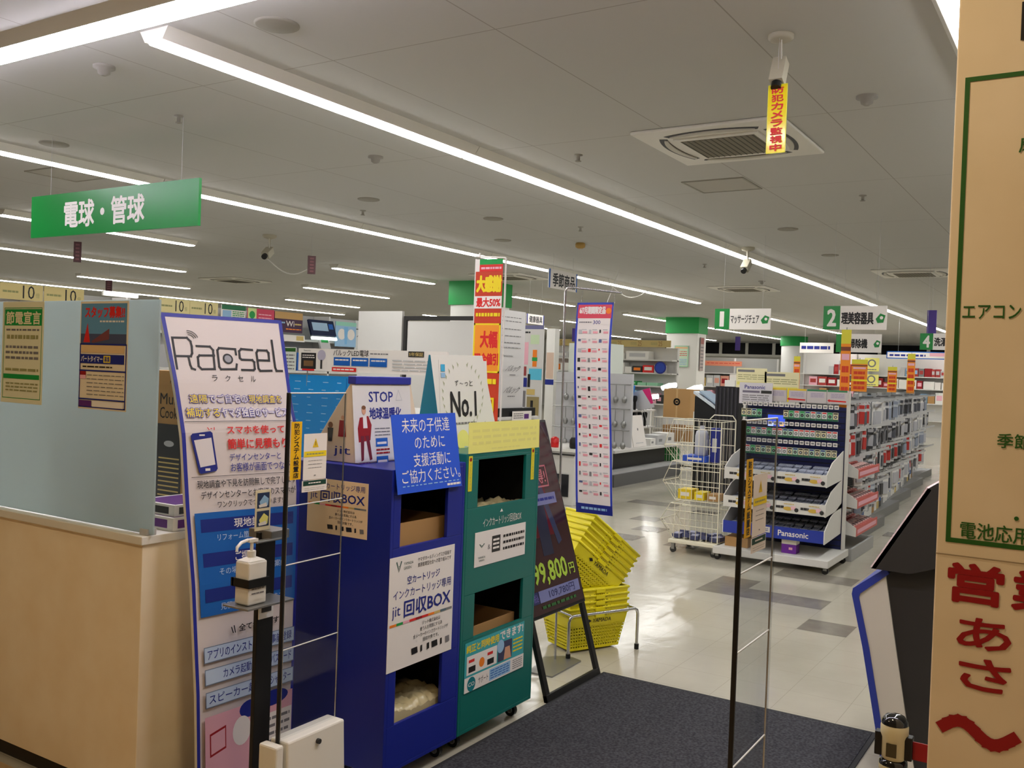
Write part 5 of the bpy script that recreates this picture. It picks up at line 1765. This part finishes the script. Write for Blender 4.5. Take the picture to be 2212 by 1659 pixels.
f = MB(); f.box(0, .42, 0, .03, 0, .045, lamp_mat('lit_sign_face', (1, .98, .95), 3.0)); f.box(-.01, .43, .03, .06, -.005, .05, WHITE)
single(f, 'light_box', 'lit white light box on top of the shelves behind the frosted screen', 'light box', (6.52, 9.53, 2.225))
def wall_ad(name, label, x0, x1, z0, z1, base, fn=None, y=9.495):
    f = Sheet(x1 - x0, z1 - z0, .012, base)
    if fn: fn(f)
    single(f, name, label, 'poster', mw=mframe((x0, y, z0), UX, UP))
def fn(f):
    f.rect(0, 0, 1, .3, m('ad_forest', (30, 110, 70), .5)); f.rect(.04, .35, .4, .95, LBLUE); f.greek(.45, .35, .95, .95, 5, GREEN, 4, .5, 4)
wall_ad('wall_advert', 'green and blue advert board right of the tan point signs', 8.13, 8.52, 2.05, 2.245, PAPER, fn)
def fn(f):
    f.rect(0, 0, .32, 1, m('ad_lime', (210, 226, 150), .5)); f.disc(.16, .5, .05, GREEN); f.greek(.4, .3, .9, .8, 2, PINK, 4, .3, 3)
wall_ad('wall_advert', 'crimson and lime advert board above the right part of the promotion board', 8.56, 9.02, 2.06, 2.235, m('ad_crimson', (206, 60, 90), .5), fn)
def fn(f):
    f.rect(0, 0, 1, .34, m('ad_gold', (190, 150, 90), .5)); f.text('Wi', .4, .42, .7, .7, PAPER, .02); f.greek(.05, .45, .36, .6, 1, LBLUE, 3, .5, 2); f.greek(.72, .5, .95, .65, 1, TAN, 3, .5, 2); f.greek(.4, .78, .95, .88, 1, ORANGE, 3, .5, 4)
wall_ad('wall_advert', 'dark violet advert board with gold heading at the right edge of the promotion board', 9.03, 9.55, 1.95, 2.225, m('ad_violet', (62, 26, 60), .5), fn)
def fn(f):
    f.rect(.6, .1, .95, .8, TAN)
wall_ad('wall_advert', 'narrow white and tan advert strip below the dark violet one', 9.2, 9.6, 1.83, 1.92, PAPER, fn)
t = thing('display_screen', 'tilted dark blue display screen with lit lower edge above the bulb display', 'screen', mw=mframe((9.66, 9.42, 1.94), UX, (0, .35, 1)))
f = MB(); f.box(0, .50, 0, .23, -.03, 0, m('screen_navy', (30, 40, 70), .2)); f.box(.05, .36, .07, .19, 0, .001, m('screen_ice', (170, 200, 226), .2)); f.box(.38, .47, .1, .18, 0, .001, BLUE); f.build('screen', t)
f = MB(); f.box(0, .5, -.06, -.02, -.03, 0, lamp_mat('lit_edge', (.85, 1, .95), 1.6)); f.build('light_strip', t)
f = MB(); f.box(.15, .35, -.2, -.06, -.05, -.02, LGREY); f.box(.18, .32, -.10, -.06, -.018, -.016, GREEN); f.build('base', t)
def fn(f):
    f.disc(.3, .5, .08, PAPER); f.disc(.75, .5, .08, PAPER); f.rect(.0, .0, 1, .16, m('ad_mint', (150, 210, 190), .5)); f.poly([(.4, .2), (.6, .2), (.55, .9), (.45, .9)], m('ad_azure', (120, 180, 226), .5))
wall_ad('wall_advert', 'pale blue advert with two white circles right of the tilted screen', 10.18, 10.62, 1.80, 2.16, LBLUE, fn, 9.46)
def fn(f):
    f.line([(.1, .5), (.25, .4), (.3, .62), (.5, .38), (.6, .5), (.9, .42)], .012, GREYINK); f.greek(.2, .6, .9, .68, 1, LGREY, 3, .4, 4); f.rect(.0, .25, 1, .28, DARK); f.rect(.3, .75, .9, .95, LBLUE)
wall_ad('wall_advert', 'pale grey board with handwriting left of the plain white partition', 10.64, 11.08, 1.72, 2.2, m('ad_grey', (206, 208, 206), .5), fn)
rnd = random.Random(21)
cols = [WHITE, LGREY, CARD, BLUE, DARK, TEAL, TAN, WHITE, PINK, NAVY]
k = 0
src = {}
def stock(name, group, label, x, y, z, w_, d, h, mt, along='x', c2=None):
    f = MB(); f.box(0, w_, 0, d, 0, h, mt)
    if along == 'x':
        f.box(w_ * .15, w_ * .85, -.002, 0, h * .3, h * .75, c2 or PAPER)
    else:
        f.box(-.002, 0, d * .15, d * .85, h * .3, h * .75, c2 or PAPER)
    single(f, name, label, 'carton', (x, y, z), group=group)
x = 8.9
while x < 11.0:
    w_ = rnd.uniform(.14, .26)
    stock('lamp_carton', 'lamp cartons on the wall shelving', f'{nth(k)} lamp carton from the promotion board on the upper wall shelf', x, 9.56, 1.872 - .44, w_, .2, rnd.uniform(.18, .32), cols[k % 10], c2=cols[(k + 3) % 10])
    x += w_ + .03; k += 1

# ================================================================== KITCHEN CORNER (seen between the sale banner and the price banner)
t = thing('kitchen_display', 'white kitchen demonstration cabinet with dark oven door behind the poster stand', 'cabinet', (9.62, 5.18, 0))
f = MB(); f.box(0, .9, 0, .74, .0, .62, SH); f.build('cabinet', t, bevel=.004)
f = MB(); f.box(-.012, 0, .06, .27, .10, .36, m('oven_glass', (34, 34, 38), .15)); f.build('oven_door', t)
f = MB(); f.box(-.02, .92, -.02, .76, .62, .655, WHITE); f.box(-.03, -.02, -.02, .76, .58, .60, DARK); f.build('worktop', t)
f = MB(); f.box(.86, .9, -.3, .76, .655, 1.55, m('peg_grey', (188, 188, 190), .5)); f.build('pegboard', t)
for z in (1.42, 1.12, .86):
    f = MB(); f.tube([(.80, -.3, z), (.80, .76, z)], .006, STEEL); f.tube([(.88, -.28, z), (.80, -.28, z)], .005, STEEL); f.tube([(.88, .74, z), (.80, .74, z)], .005, STEEL); f.build('rail', t)
f = MB(); f.lathe([(.045, 0), (.05, .01), (.05, .105), (.04, .11), (.02, .125)], (0, 0, 0), m('canister_red', (200, 30, 30), .3), 20)
single(f, 'canister', 'red canister on the kitchen cabinet behind the poster stand', 'canister', (9.72, 5.50, .656))
f = MB(); f.lathe([(.06, 0), (.07, .02), (.07, .1), (.05, .13)], (0, 0, 0), BLACK, 20); f.tube([(.06, 0, .09), (.11, 0, .08), (.11, 0, .04), (.06, 0, .02)], .008, BLACK)
single(f, 'kettle', 'black kettle on the kitchen cabinet right of the poster stand', 'kettle', (9.75, 5.24, .656))
f = MB(); f.tube([(0, 0, 0), (0, 0, -.13)], .005, STEEL); f.lathe([(.003, -.13), (.028, -.15), (.034, -.18), (.02, -.215), (.003, -.22)], (0, 0, 0), STEEL, 12)
u = f.build('utensil'); tag(u, '', 'utensil', 'utensils hanging on the kitchen rails')
n = 0
for z, nm in ((1.42, 'top'), (1.12, 'middle'), (.86, 'lower')):
    for i in range(8):
        o = u if n == 0 else u.copy()
        if n: COL.objects.link(o)
        n += 1
        o.location = (10.42, 4.95 + i * .115, z - .007); o.rotation_euler = (0, 0, i * .7)
        o.scale = (1, 1, 1)
        o['label'] = f'{nth(7 - i)} hanging utensil from the left on the {nm} kitchen rail'
# collage of cards on a stand
t = thing('notice_stand', 'white stand board covered with small coloured cards right of the grey lamp panel', 'display panel', (9.5, 5.62, 0))
f = MB(); f.box(0, .03, 0, .30, 0, .06, DARK); f.box(.005, .025, .02, .06, .06, 1.0, STEEL); f.box(.005, .025, .24, .28, .06, 1.0, STEEL); f.build('foot', t)
f = Sheet(.36, 1.10, .02, m('stand_white', (214, 212, 208), .5))
f.rect(0, 0, 1, .04, m('stand_slate', (110, 110, 150), .5)); f.greek(.05, .06, .5, .09, 1, INK, 3, .6, 3)
for x0, y0, x1, y1, c in ((.05, .14, .30, .24, DARK), (.2, .18, .45, .42, PINK), (.52, .1, .85, .2, m('stand_leaf', (200, 220, 180), .5)), (.62, .26, .78, .44, ORANGE), (.60, .34, .8, .38, GREEN), (.12, .44, .4, .54, m('stand_maroon', (150, 60, 60), .5)), (.5, .46, .98, .58, m('stand_cyan', (90, 190, 220), .5)),
                          (.46, .52, .56, .66, INK), (.1, .56, .44, .66, NAVY), (.44, .68, .75, .74, TAN), (.14, .72, .24, .96, GREYINK), (.3, .70, .40, .96, GREYINK), (.46, .76, .92, .96, m('stand_olive', (150, 134, 90), .5)), (.6, .8, .7, .88, INK)):
    f.rect(x0, y0, x1, y1, c)
p = f.build('board', t); p.matrix_world = mframe((9.495, 5.935, .98), UY, UP)
f = MB(); f.box(0, .12, 0, .13, 0, 2.12, WHITE); f.box(-.002, 0, .01, .12, 1.45, 1.80, m('post_beige', (206, 180, 160), .5)); f.box(-.002, 0, .0, .13, 1.37, 1.44, NAVY)
single(f, 'display_post', 'white square display post with beige notice behind the poster stand', 'post', (10.95, 6.25, 0))
t = thing('wall_cabinet', 'white overhead cabinet with small green mark above the kitchen corner', 'cabinet', (11.2, 5.55, 1.42))
f = MB(); f.box(0, .4, 0, .62, .06, .52, m('cabinet_pale', (216, 222, 212), .5)); f.box(0, .4, 0, .62, 0, .055, TAN); f.box(.15, .4, .1, .5, -1.42, 0, LGREY); f.build('cabinet', t)
f = MB(); f.box(-.002, 0, .42, .45, .28, .40, GREEN); f.box(-.002, 0, .38, .41, .30, .42, GREEN); f.build('green_mark', t)

# ================================================================== CARE APPLIANCE COUNTER (left of the wire cage)
t = thing('care_counter', 'low appliance counter with white tilted display boards left of the wire cage', 'counter', (11.6, 5.62, 0))
f = MB(); f.box(0, 2.35, .0, .75, 0, .17, m('counter_plinth', (92, 92, 92), .4)); f.build('plinth', t)
f = MB(); f.box(.05, 2.3, .25, .75, .17, .46, DARK); f.box(0, 2.35, .03, .75, .17, .2, LGREY); f.build('lower_shelf', t)
f = MB(); f.box(0, 2.35, .0, .75, .46, .50, SH); f.build('worktop', t, bevel=.004)
f = MB(); f.box(0, 2.35, .72, .75, .50, 1.25, m('counter_back', (150, 150, 154), .5)); f.build('back_panel', t)
for z in (.72, .98):
    f = MB(); f.box(0, 2.35, .45, .72, z, z + .02, SH); f.build('shelf', t)
for x in (0, 2.32):
    f = MB(); f.box(x, x + .03, .69, .75, .50, 1.28, SH); f.build('side_post', t)
for i, (x, lab) in enumerate(((11.95, 'white tilted display board on the appliance counter, the one nearer the price banner'), (12.42, 'white tilted display board on the appliance counter, farther from the price banner'))):
    f = Sheet(.44, .46, .015, PAPER); f.disc(.5, .45, .02, GREYINK); f.greek(.2, .85, .8, .92, 1, LGREY, 3, .4, 5)
    single(f, 'display_board', lab, 'display panel', mw=mframe((x, 5.72, .502), UX, (0, .22, 1)))
for i, (x, w_, h, mt) in enumerate(((12.95, .18, .1, WHITE), (13.2, .3, .14, LGREY), (13.55, .3, .16, WHITE))):
    f = MB(); f.box(0, w_, 0, .25, 0, h, mt); f.box(w_ * .2, w_ * .6, -.002, 0, h * .3, h * .6, MIDGREY)
    single(f, 'appliance_carton', f'{nth(i)} low white carton from the tilted boards on the appliance counter', 'carton', (x, 5.70, .501), bevel=.004)
f = MB(); f.lathe([(.02, 0), (.022, .12), (.035, .15), (.04, .2), (.025, .22)], (0, 0, 0), BLACK, 12)
dr = f.build('hair_dryer'); tag(dr, '', 'hair dryer', 'hair dryers on the counter shelves')
n = 0
for z, nm in ((.742, 'lower'), (1.002, 'upper')):
    for i in range(11):
        o = dr if n == 0 else dr.copy()
        if n: COL.objects.link(o)
        n += 1
        o.location = (11.72 + i * .2, 6.15, z); o.rotation_euler = (0, 0, i)
        o['label'] = f'{nth(i)} black hair tool from the price banner on the {nm} counter shelf'
f = Sheet(.32, .26, .006, m('card_blue', (30, 120, 206), .5)); f.rect(0, .82, 1, 1, PAPER)
t = thing('tilted_card', 'tilted bright blue price card standing above the appliance counter', 'card', mw=mframe((13.38, 6.42, 1.2), (-.5, -.85, -.25), (-.1, -.2, 1))); f.build('card', t); g = MB(); g.tube([(.16, 0, -.003), (.16, -.2, -.003)], .004, STEEL); g.build('stem', t)
f = Sheet(.34, .30, .006, m('card_grey', (206, 204, 206), .5)); f.poly([(.55, 0), (1, 0), (1, .8), (.85, .8)], m('card_magenta', (226, 50, 120), .5))
t = thing('tilted_card', 'tilted white and magenta price card above the appliance counter', 'card', mw=mframe((13.4, 6.13, .98), (-.3, -.95, .25), (-.05, .25, 1))); f.build('card', t); g = MB(); g.tube([(.12, 0, -.003), (.12, -.3, -.003)], .004, STEEL); g.build('stem', t)

# wire cage with cartons, desk lamps behind
t = thing('wire_cage', 'white wire cage shelf with stacked brown cartons right of the appliance counter', 'cage', (14.0, 5.44, 0))
for x in (0, .6):
    for y in (0, .70):
        f = MB(); f.tube([(x, y, .02), (x, y, 1.0)], .018, OFFW); f.build('post', t)
for z in (.16, .50, .88):
    f = MB()
    for i in range(13): f.tube([(0, .7 * i / 12, z), (.6, .7 * i / 12, z)], .004, OFFW, 5)
    for x in (0, .6): f.tube([(x, 0, z), (x, .7, z)], .010, OFFW, 6)
    f.build('wire_shelf', t)
f = MB()
for i in range(1, 16): f.tube([(0, .7 * i / 16, .16), (0, .7 * i / 16, .88)], .005, OFFW, 5)
for z in (.3, .7): f.tube([(0, 0, z), (0, .7, z)], .004, OFFW, 5)
f.build('front_grid', t)
f = MB(); f.box(0, .02, -.03, .73, .13, .17, OFFW); f.box(-.0, .6, -.03, .73, .12, .15, OFFW); f.build('deck', t)
f = MB(); f.box(0, .4, 0, .45, 0, .455, CARD); f.box(-.001, 0, .21, .24, 0, .455, m('carton_tape', (196, 160, 110), .5))
for i in range(20):
    a = i * math.tau / 20
    f.box(-.003, -.001, .225 + .045 * math.cos(a) - .012, .225 + .045 * math.cos(a) + .012, .25 + .045 * math.sin(a) - .012, .25 + .045 * math.sin(a) + .012, INK)
f.box(-.003, -.001, .205, .245, .235, .262, INK)
single(f, 'carton', 'large brown carton with round black mark on top of the wire cage', 'carton', (14.06, 5.54, .888), bevel=.003)
f = MB(); f.box(0, .4, 0, .5, 0, .25, CARD); single(f, 'carton', 'brown carton on the middle wire shelf of the cage', 'carton', (14.06, 5.50, .51))
f = MB(); f.lathe([(.13, 0), (.16, .02), (.16, .2), (.12, .24)], (0, 0, 0), m('tub_green', (40, 130, 60), .5), 20); single(f, 'green_tub', 'green tub on the lowest shelf of the wire cage', 'tub', (14.25, 5.92, .17))
def desk_lamp(label, y, z, a):
    t = thing('desk_lamp', label, 'lamp', (15.0, y, 0), group='lit lamps behind the wire cage')
    f = MB(); f.lathe([(.1, 0), (.1, .02), (.02, .03)], (0, 0, 0), WHITE, 20); f.tube([(0, 0, .03), (0, 0, z - .06), (.0, .04, z)], .012, WHITE); f.build('stand', t)
    f = MB(); f.tube([(0, -.13 * math.cos(a), z - .13 * math.sin(a)), (0, 0, z + .02), (0, .13 * math.cos(a), z + .13 * math.sin(a))], .04, GLOW, 12); f.build('lit_head', t)
desk_lamp('lit white lamp head left of the large carton with the round mark', 6.62, 1.15, -.3)
desk_lamp('lit white lamp head showing above the left corner of the large carton', 6.30, 1.36, -.25)
desk_lamp('lit white lamp head showing above the right corner of the large carton', 5.84, 1.34, -.3)

# black slatted display and its sloping tops, between cage and battery rack
t = thing('slatted_display', 'black slatted display tower left of the battery rack', 'display rack', (11.4, 3.86, 0))
f = MB(); f.box(0, .35, 0, .30, 0, 1.44, m('tower_black', (30, 29, 32), .4))
for i in range(6): f.box(-.012, 0, .02 + i * .05, .042 + i * .05, .05, 1.42, m('tower_dark', (52, 50, 56), .35))
f.build('tower', t, bevel=.002)
f = MB(); f.box(-.02, .36, .05, .18, 1.44, 1.52, WHITE); f.build('top_box', t)
t = thing('sloping_desk', 'black sloping demonstration desk with white top plate beside the slatted tower', 'desk', (11.5, 4.18, 0))
f = MB(); f.prism([(0, 0), (.29, 0), (.29, 1.30), (.0, 1.12)], 'x', 0, .5, BLACK); f.build('desk', t)
f = MB(); f.prism([(-.01, 1.135), (.30, 1.33), (.30, 1.365), (-.01, 1.17)], 'x', -.03, .45, m('plate_ice', (214, 222, 230), .25)); f.prism([(.0, 1.19), (.24, 1.35), (.24, 1.37), (.0, 1.21)], 'x', .02, .4, m('plate_blue', (150, 170, 190), .25)); f.build('top_plate', t)

# ================================================================== BACK OF THE SHOP
def far_shelf(name, label, x, y0, y1, top, shelves, back=None):
    t = thing(name, label, 'display shelf', (x, y0, 0))
    f = MB(); f.box(.38, .42, 0, y1 - y0, 0, top, back or PW); f.build('back_panel', t)
    for z in shelves:
        f = MB(); f.box(0, .38, 0, y1 - y0, z - .03, z, SH); f.build('shelf', t)
    n = max(2, int((y1 - y0) / 1.2))
    for i in range(n + 1):
        y = (y1 - y0 - .04) * i / n
        f = MB(); f.box(.3, .38, y, y + .04, 0, top, SH); f.build('upright', t)
    return t
def fill(x, y0, y1, z, hmax, name, where, seed, palette, wr=(.16, .34)):
    rnd = random.Random(seed)
    y, k = y1 - .05, 0
    while y - wr[1] > y0 and k < 55:
        w_ = rnd.uniform(*wr)
        stock(name, f'{name.replace("_", " ")}s {where}', f'{nth(k)} {name.replace("_", " ")} from the left {where}', x + .02, y - w_, z, .3, w_ * .92, rnd.uniform(.55, 1) * hmax, rnd.choice(palette), 'y', rnd.choice(palette))
        y -= w_; k += 1
far_shelf('far_shelf', 'long tall shelf unit left of the square column with tan signs on top', 20.0, 8.35, 11.6, 2.18, (.35, .9, 1.3, 1.6, 1.9))
f = Sheet(3.1, .155, .03, m('sign_sand', (196, 174, 112), .55))
for q in range(6):
    f.text('25', .08 + q * .165, .15, .11 + q * .165, .85, m('sign_sienna', (150, 110, 60), .5)); f.greek(.02 + q * .165, .3, .07 + q * .165, .7, 2, OLIVE, q, .4, 3)
single(f, 'header_sign', 'long sand coloured header sign over the tall shelf unit left of the square column', 'sign', mw=mframe((19.99, 11.5, 2.185), UY, UP))
PAL = [WHITE, LGREY, LGREY, MIDGREY, DARK, WHITE, CARD, LBLUE, PINK]
fill(20.0, 8.45, 11.5, 1.9, .24, 'stock_carton', 'on the top board of the tall far shelf', 31, [WHITE, LGREY, LGREY], (.4, .7))
fill(20.0, 8.45, 11.5, 1.6, .22, 'stock_carton', 'on the second board of the tall far shelf', 32, [WHITE, LGREY, ORANGE, DARK, RED, WHITE])
fill(20.0, 8.45, 11.5, 1.3, .12, 'green_price_card', 'on the third board of the tall far shelf', 33, [m('card_celadon', (150, 206, 170), .5), m('card_celadon', None), GREEN], (.22, .3))
fill(20.0, 8.45, 11.5, .9, .3, 'hanging_accessory', 'on the fourth board of the tall far shelf', 34, PAL, (.1, .2))
fill(20.0, 8.45, 11.5, .35, .4, 'stock_carton', 'on the lowest board of the tall far shelf', 35, PAL, (.3, .5))
f = MB(); f.cyl((0, 0, 0), (.02, 0, 0), .14, NAVY, n=28); f.cyl((-.002, 0, 0), (0, 0, 0), .11, m('disc_blue', (40, 70, 170), .4), n=28)
single(f, 'round_sign', 'round dark blue sign left of the square column', 'sign', (19.96, 8.62, 1.72))
# notices on the square column
f = Sheet(.38, .54, .01, m('notice_mint', (206, 226, 200), .5)); f.frame(0, 0, 1, 1, .02, m('card_celadon', None)); f.rect(.06, .05, .94, .14, m('notice_peach', (230, 190, 140), .5)); f.greek(.1, .22, .9, .5, 3, RED, 3, .3, 4); f.greek(.1, .6, .9, .92, 4, LBLUE, 5, .4, 3)
single(f, 'column_notice', 'mint green notice on the front of the square column', 'poster', mw=mframe((22.69, 9.42, 1.78), UY, UP))
f = Sheet(.24, .85, .01, m('notice_mauve', (176, 160, 156), .5)); f.rect(.05, .02, .95, .2, m('notice_rust', (150, 80, 70), .5)); f.greek(.1, .25, .9, .95, 7, GREYINK, 5, .4, 2)
single(f, 'column_notice', 'narrow mauve notice on the right side of the square column', 'poster', mw=mframe((22.85, 8.785, 1.70), UX, UP))
# shelf unit between the columns
far_shelf('far_shelf', 'grey shelf unit with a salmon header between the two green banded columns', 30.0, 9.0, 11.9, 2.2, (.4, .8, 1.25, 1.7), m('shelf_ash', (160, 160, 156), .6))
f = Sheet(1.25, .16, .02, m('header_salmon', (226, 140, 110), .5)); f.greek(.05, .3, .95, .6, 1, RED, 3, .4, 8)
single(f, 'header_sign', 'long salmon header sign on the grey shelf between the columns', 'sign', mw=mframe((29.992, 11.35, 1.93), UY, UP))
fill(30.0, 9.1, 11.6, 1.25, .42, 'goods_carton', 'on the upper board between the columns', 41, [m('goods_salmon', (214, 150, 130), .5), TAN, WHITE, DRED, LGREY, PAPER])
fill(30.0, 9.1, 11.6, .8, .36, 'goods_carton', 'on the middle board between the columns', 42, PAL)
# white goods shelf behind the accessory island
far_shelf('far_shelf', 'long white shelf unit with red and grey goods at the back right', 30.0, 3.4, 8.2, 2.42, (.5, 1.0, 1.42, 1.78))
fill(30.0, 3.6, 5.3, 1.78, .34, 'bottle_carton', 'at the right end of the long white back shelf', 51, [DRED, LGREY, MIDGREY, m('goods_brick', (170, 60, 56), .5), LBLUE], (.1, .2))
fill(30.0, 6.1, 7.4, 1.78, .42, 'bottle_carton', 'at the left end of the long white back shelf', 52, [DRED, m('goods_brick', None), RED, LGREY, LGREY], (.08, .16))
fill(30.0, 3.6, 8.0, 1.42, .28, 'goods_carton', 'on the second board of the long white back shelf', 53, [DRED, PAPER, WHITE, PINK, m('goods_brick', None)], (.16, .34))
fill(30.0, 3.6, 8.0, 1.0, .34, 'goods_carton', 'on the third board of the long white back shelf', 54, PAL)
f = Sheet(1.9, .2, .03, PAPER); f.frame(0, 0, 1, 1, .02, BLUE); f.greek(.04, .3, .45, .75, 1, NAVY, 3, .6, 6); f.rect(.5, .2, .75, .6, PINK); f.greek(.78, .35, .98, .65, 1, GREYINK, 4, .5, 3)
r = hang_sign('hanging_sign', 'long white and blue banner sign hanging below the sign with the 4', (22.0, 4.15, 2.10), UY, 1.6, .16, lambda q: (q.frame(0, 0, 1, 1, .02, BLUE), q.greek(.04, .3, .5, .75, 1, NAVY, 3, .6, 6), q.rect(.55, .15, .8, .6, PINK)), PAPER)
r = hang_sign('hanging_sign', 'small white hanging sign with blue letters right of the round column', (26.0, 7.15, 2.3), UY, .9, .28, lambda q: q.greek(.05, .25, .9, .7, 1, NAVY, 3, .7, 4), PAPER)
for y, z0, z1, lab in ((5.85, 1.9, 2.3, 'pale yellow square notice on the white wall shelf right of the vacuum sign'), (5.85, 1.45, 1.8, 'yellow price notice below the pale yellow square one')):
    f = Sheet(.42, z1 - z0, .01, PYEL); f.disc(.5, .4, .12, GREYINK, 18); f.disc(.5, .4, .08, PYEL, 18); f.greek(.15, .8, .85, .95, 1, GREYINK, 4, .5, 3)
    single(f, 'wall_notice', lab, 'poster', mw=mframe((29.97, y + .42, z0), UY, UP))

# orange flag signs over the aisles
FO = m('flag_orange', (236, 140, 30), .5)
def flag(label, x, y, z0, z1, w_, seed):
    t = thing('flag_sign', label, 'banner', mw=mframe((x, y, z0), UY, UP), group='orange flag signs')
    f = Sheet(w_, z1 - z0, .004, FO)
    h = z1 - z0
    f.rect(0, 0, 1, .14, m('flag_lime', (214, 206, 60), .5)); f.rect(0, .17, 1, .21, m('flag_brown', (120, 60, 40), .5)); f.rect(.1, .24, .9, .30, PINK)
    f.greek(.15, .34, .85, .96, max(4, int(h * 7)), m('flag_red', (206, 60, 24), .5), seed, .6, 2)
    f.rect(0, .62, 1, .68, YEL)
    f.build('flag', t)
    g = MB(); g.tube([(w_ / 2, 0, -.008), (w_ / 2, h + .02, -.008)], .004, STEEL); g.tube([(w_ / 2, 0, -.008), (w_ / 2, -z0 + .0, -.008)], .006, STEEL); g.build('pole', t)
flag('tall narrow orange flag at the corner of the battery rack', 8.42, 1.962, 1.13, 2.0, .082, 2)
flag('broad orange flag directly behind the tall one at the battery rack', 12.9, 2.86, 1.43, 1.85, .20, 3)
flag('orange flag with blue bar beyond the accessory island, middle of the row', 15.0, 2.80, 1.42, 1.80, .13, 4)
flag('orange flag beyond the accessory island beside the sign with the 4', 16.6, 2.80, 1.40, 2.05, .12, 5)
flag('orange flag in front of the round column', 18.0, 5.05, 1.35, 2.0, .12, 6)

# drooping white cords under the second lamp row
for (x, y, dx, lab) in ((13.4, 6.85, 1.5, 'white cord drooping from the second lamp row above the price banner'), (10.2, 10.1, -.9, 'white cord drooping at the end of a third row lamp')):
    f = MB(); f.tube([(x + dx * i / 12, y - .13, CEIL - .07 - .17 * math.sin(math.pi * i / 12)) for i in range(13)], .008, WHITE, 6)
    f.tube([(x, y - .13, CEIL - .07), (x, y - .13, CEIL)], .008, WHITE, 6)
    single(f, 'power_cord', lab, 'cord')
f = MB(); f.tube([(12.3, 6.0, CEIL), (12.0, 6.15, 2.2), (11.75, 6.3, 1.5)], .006, WHITE, 6); f.cyl((11.75, 6.3, 1.5), (11.72, 6.31, 1.36), .05, m('plug_ochre', (190, 160, 70), .5), n=12)
single(f, 'socket_cord', 'white cord with ochre socket hanging from the ceiling right of the price banner', 'cord')
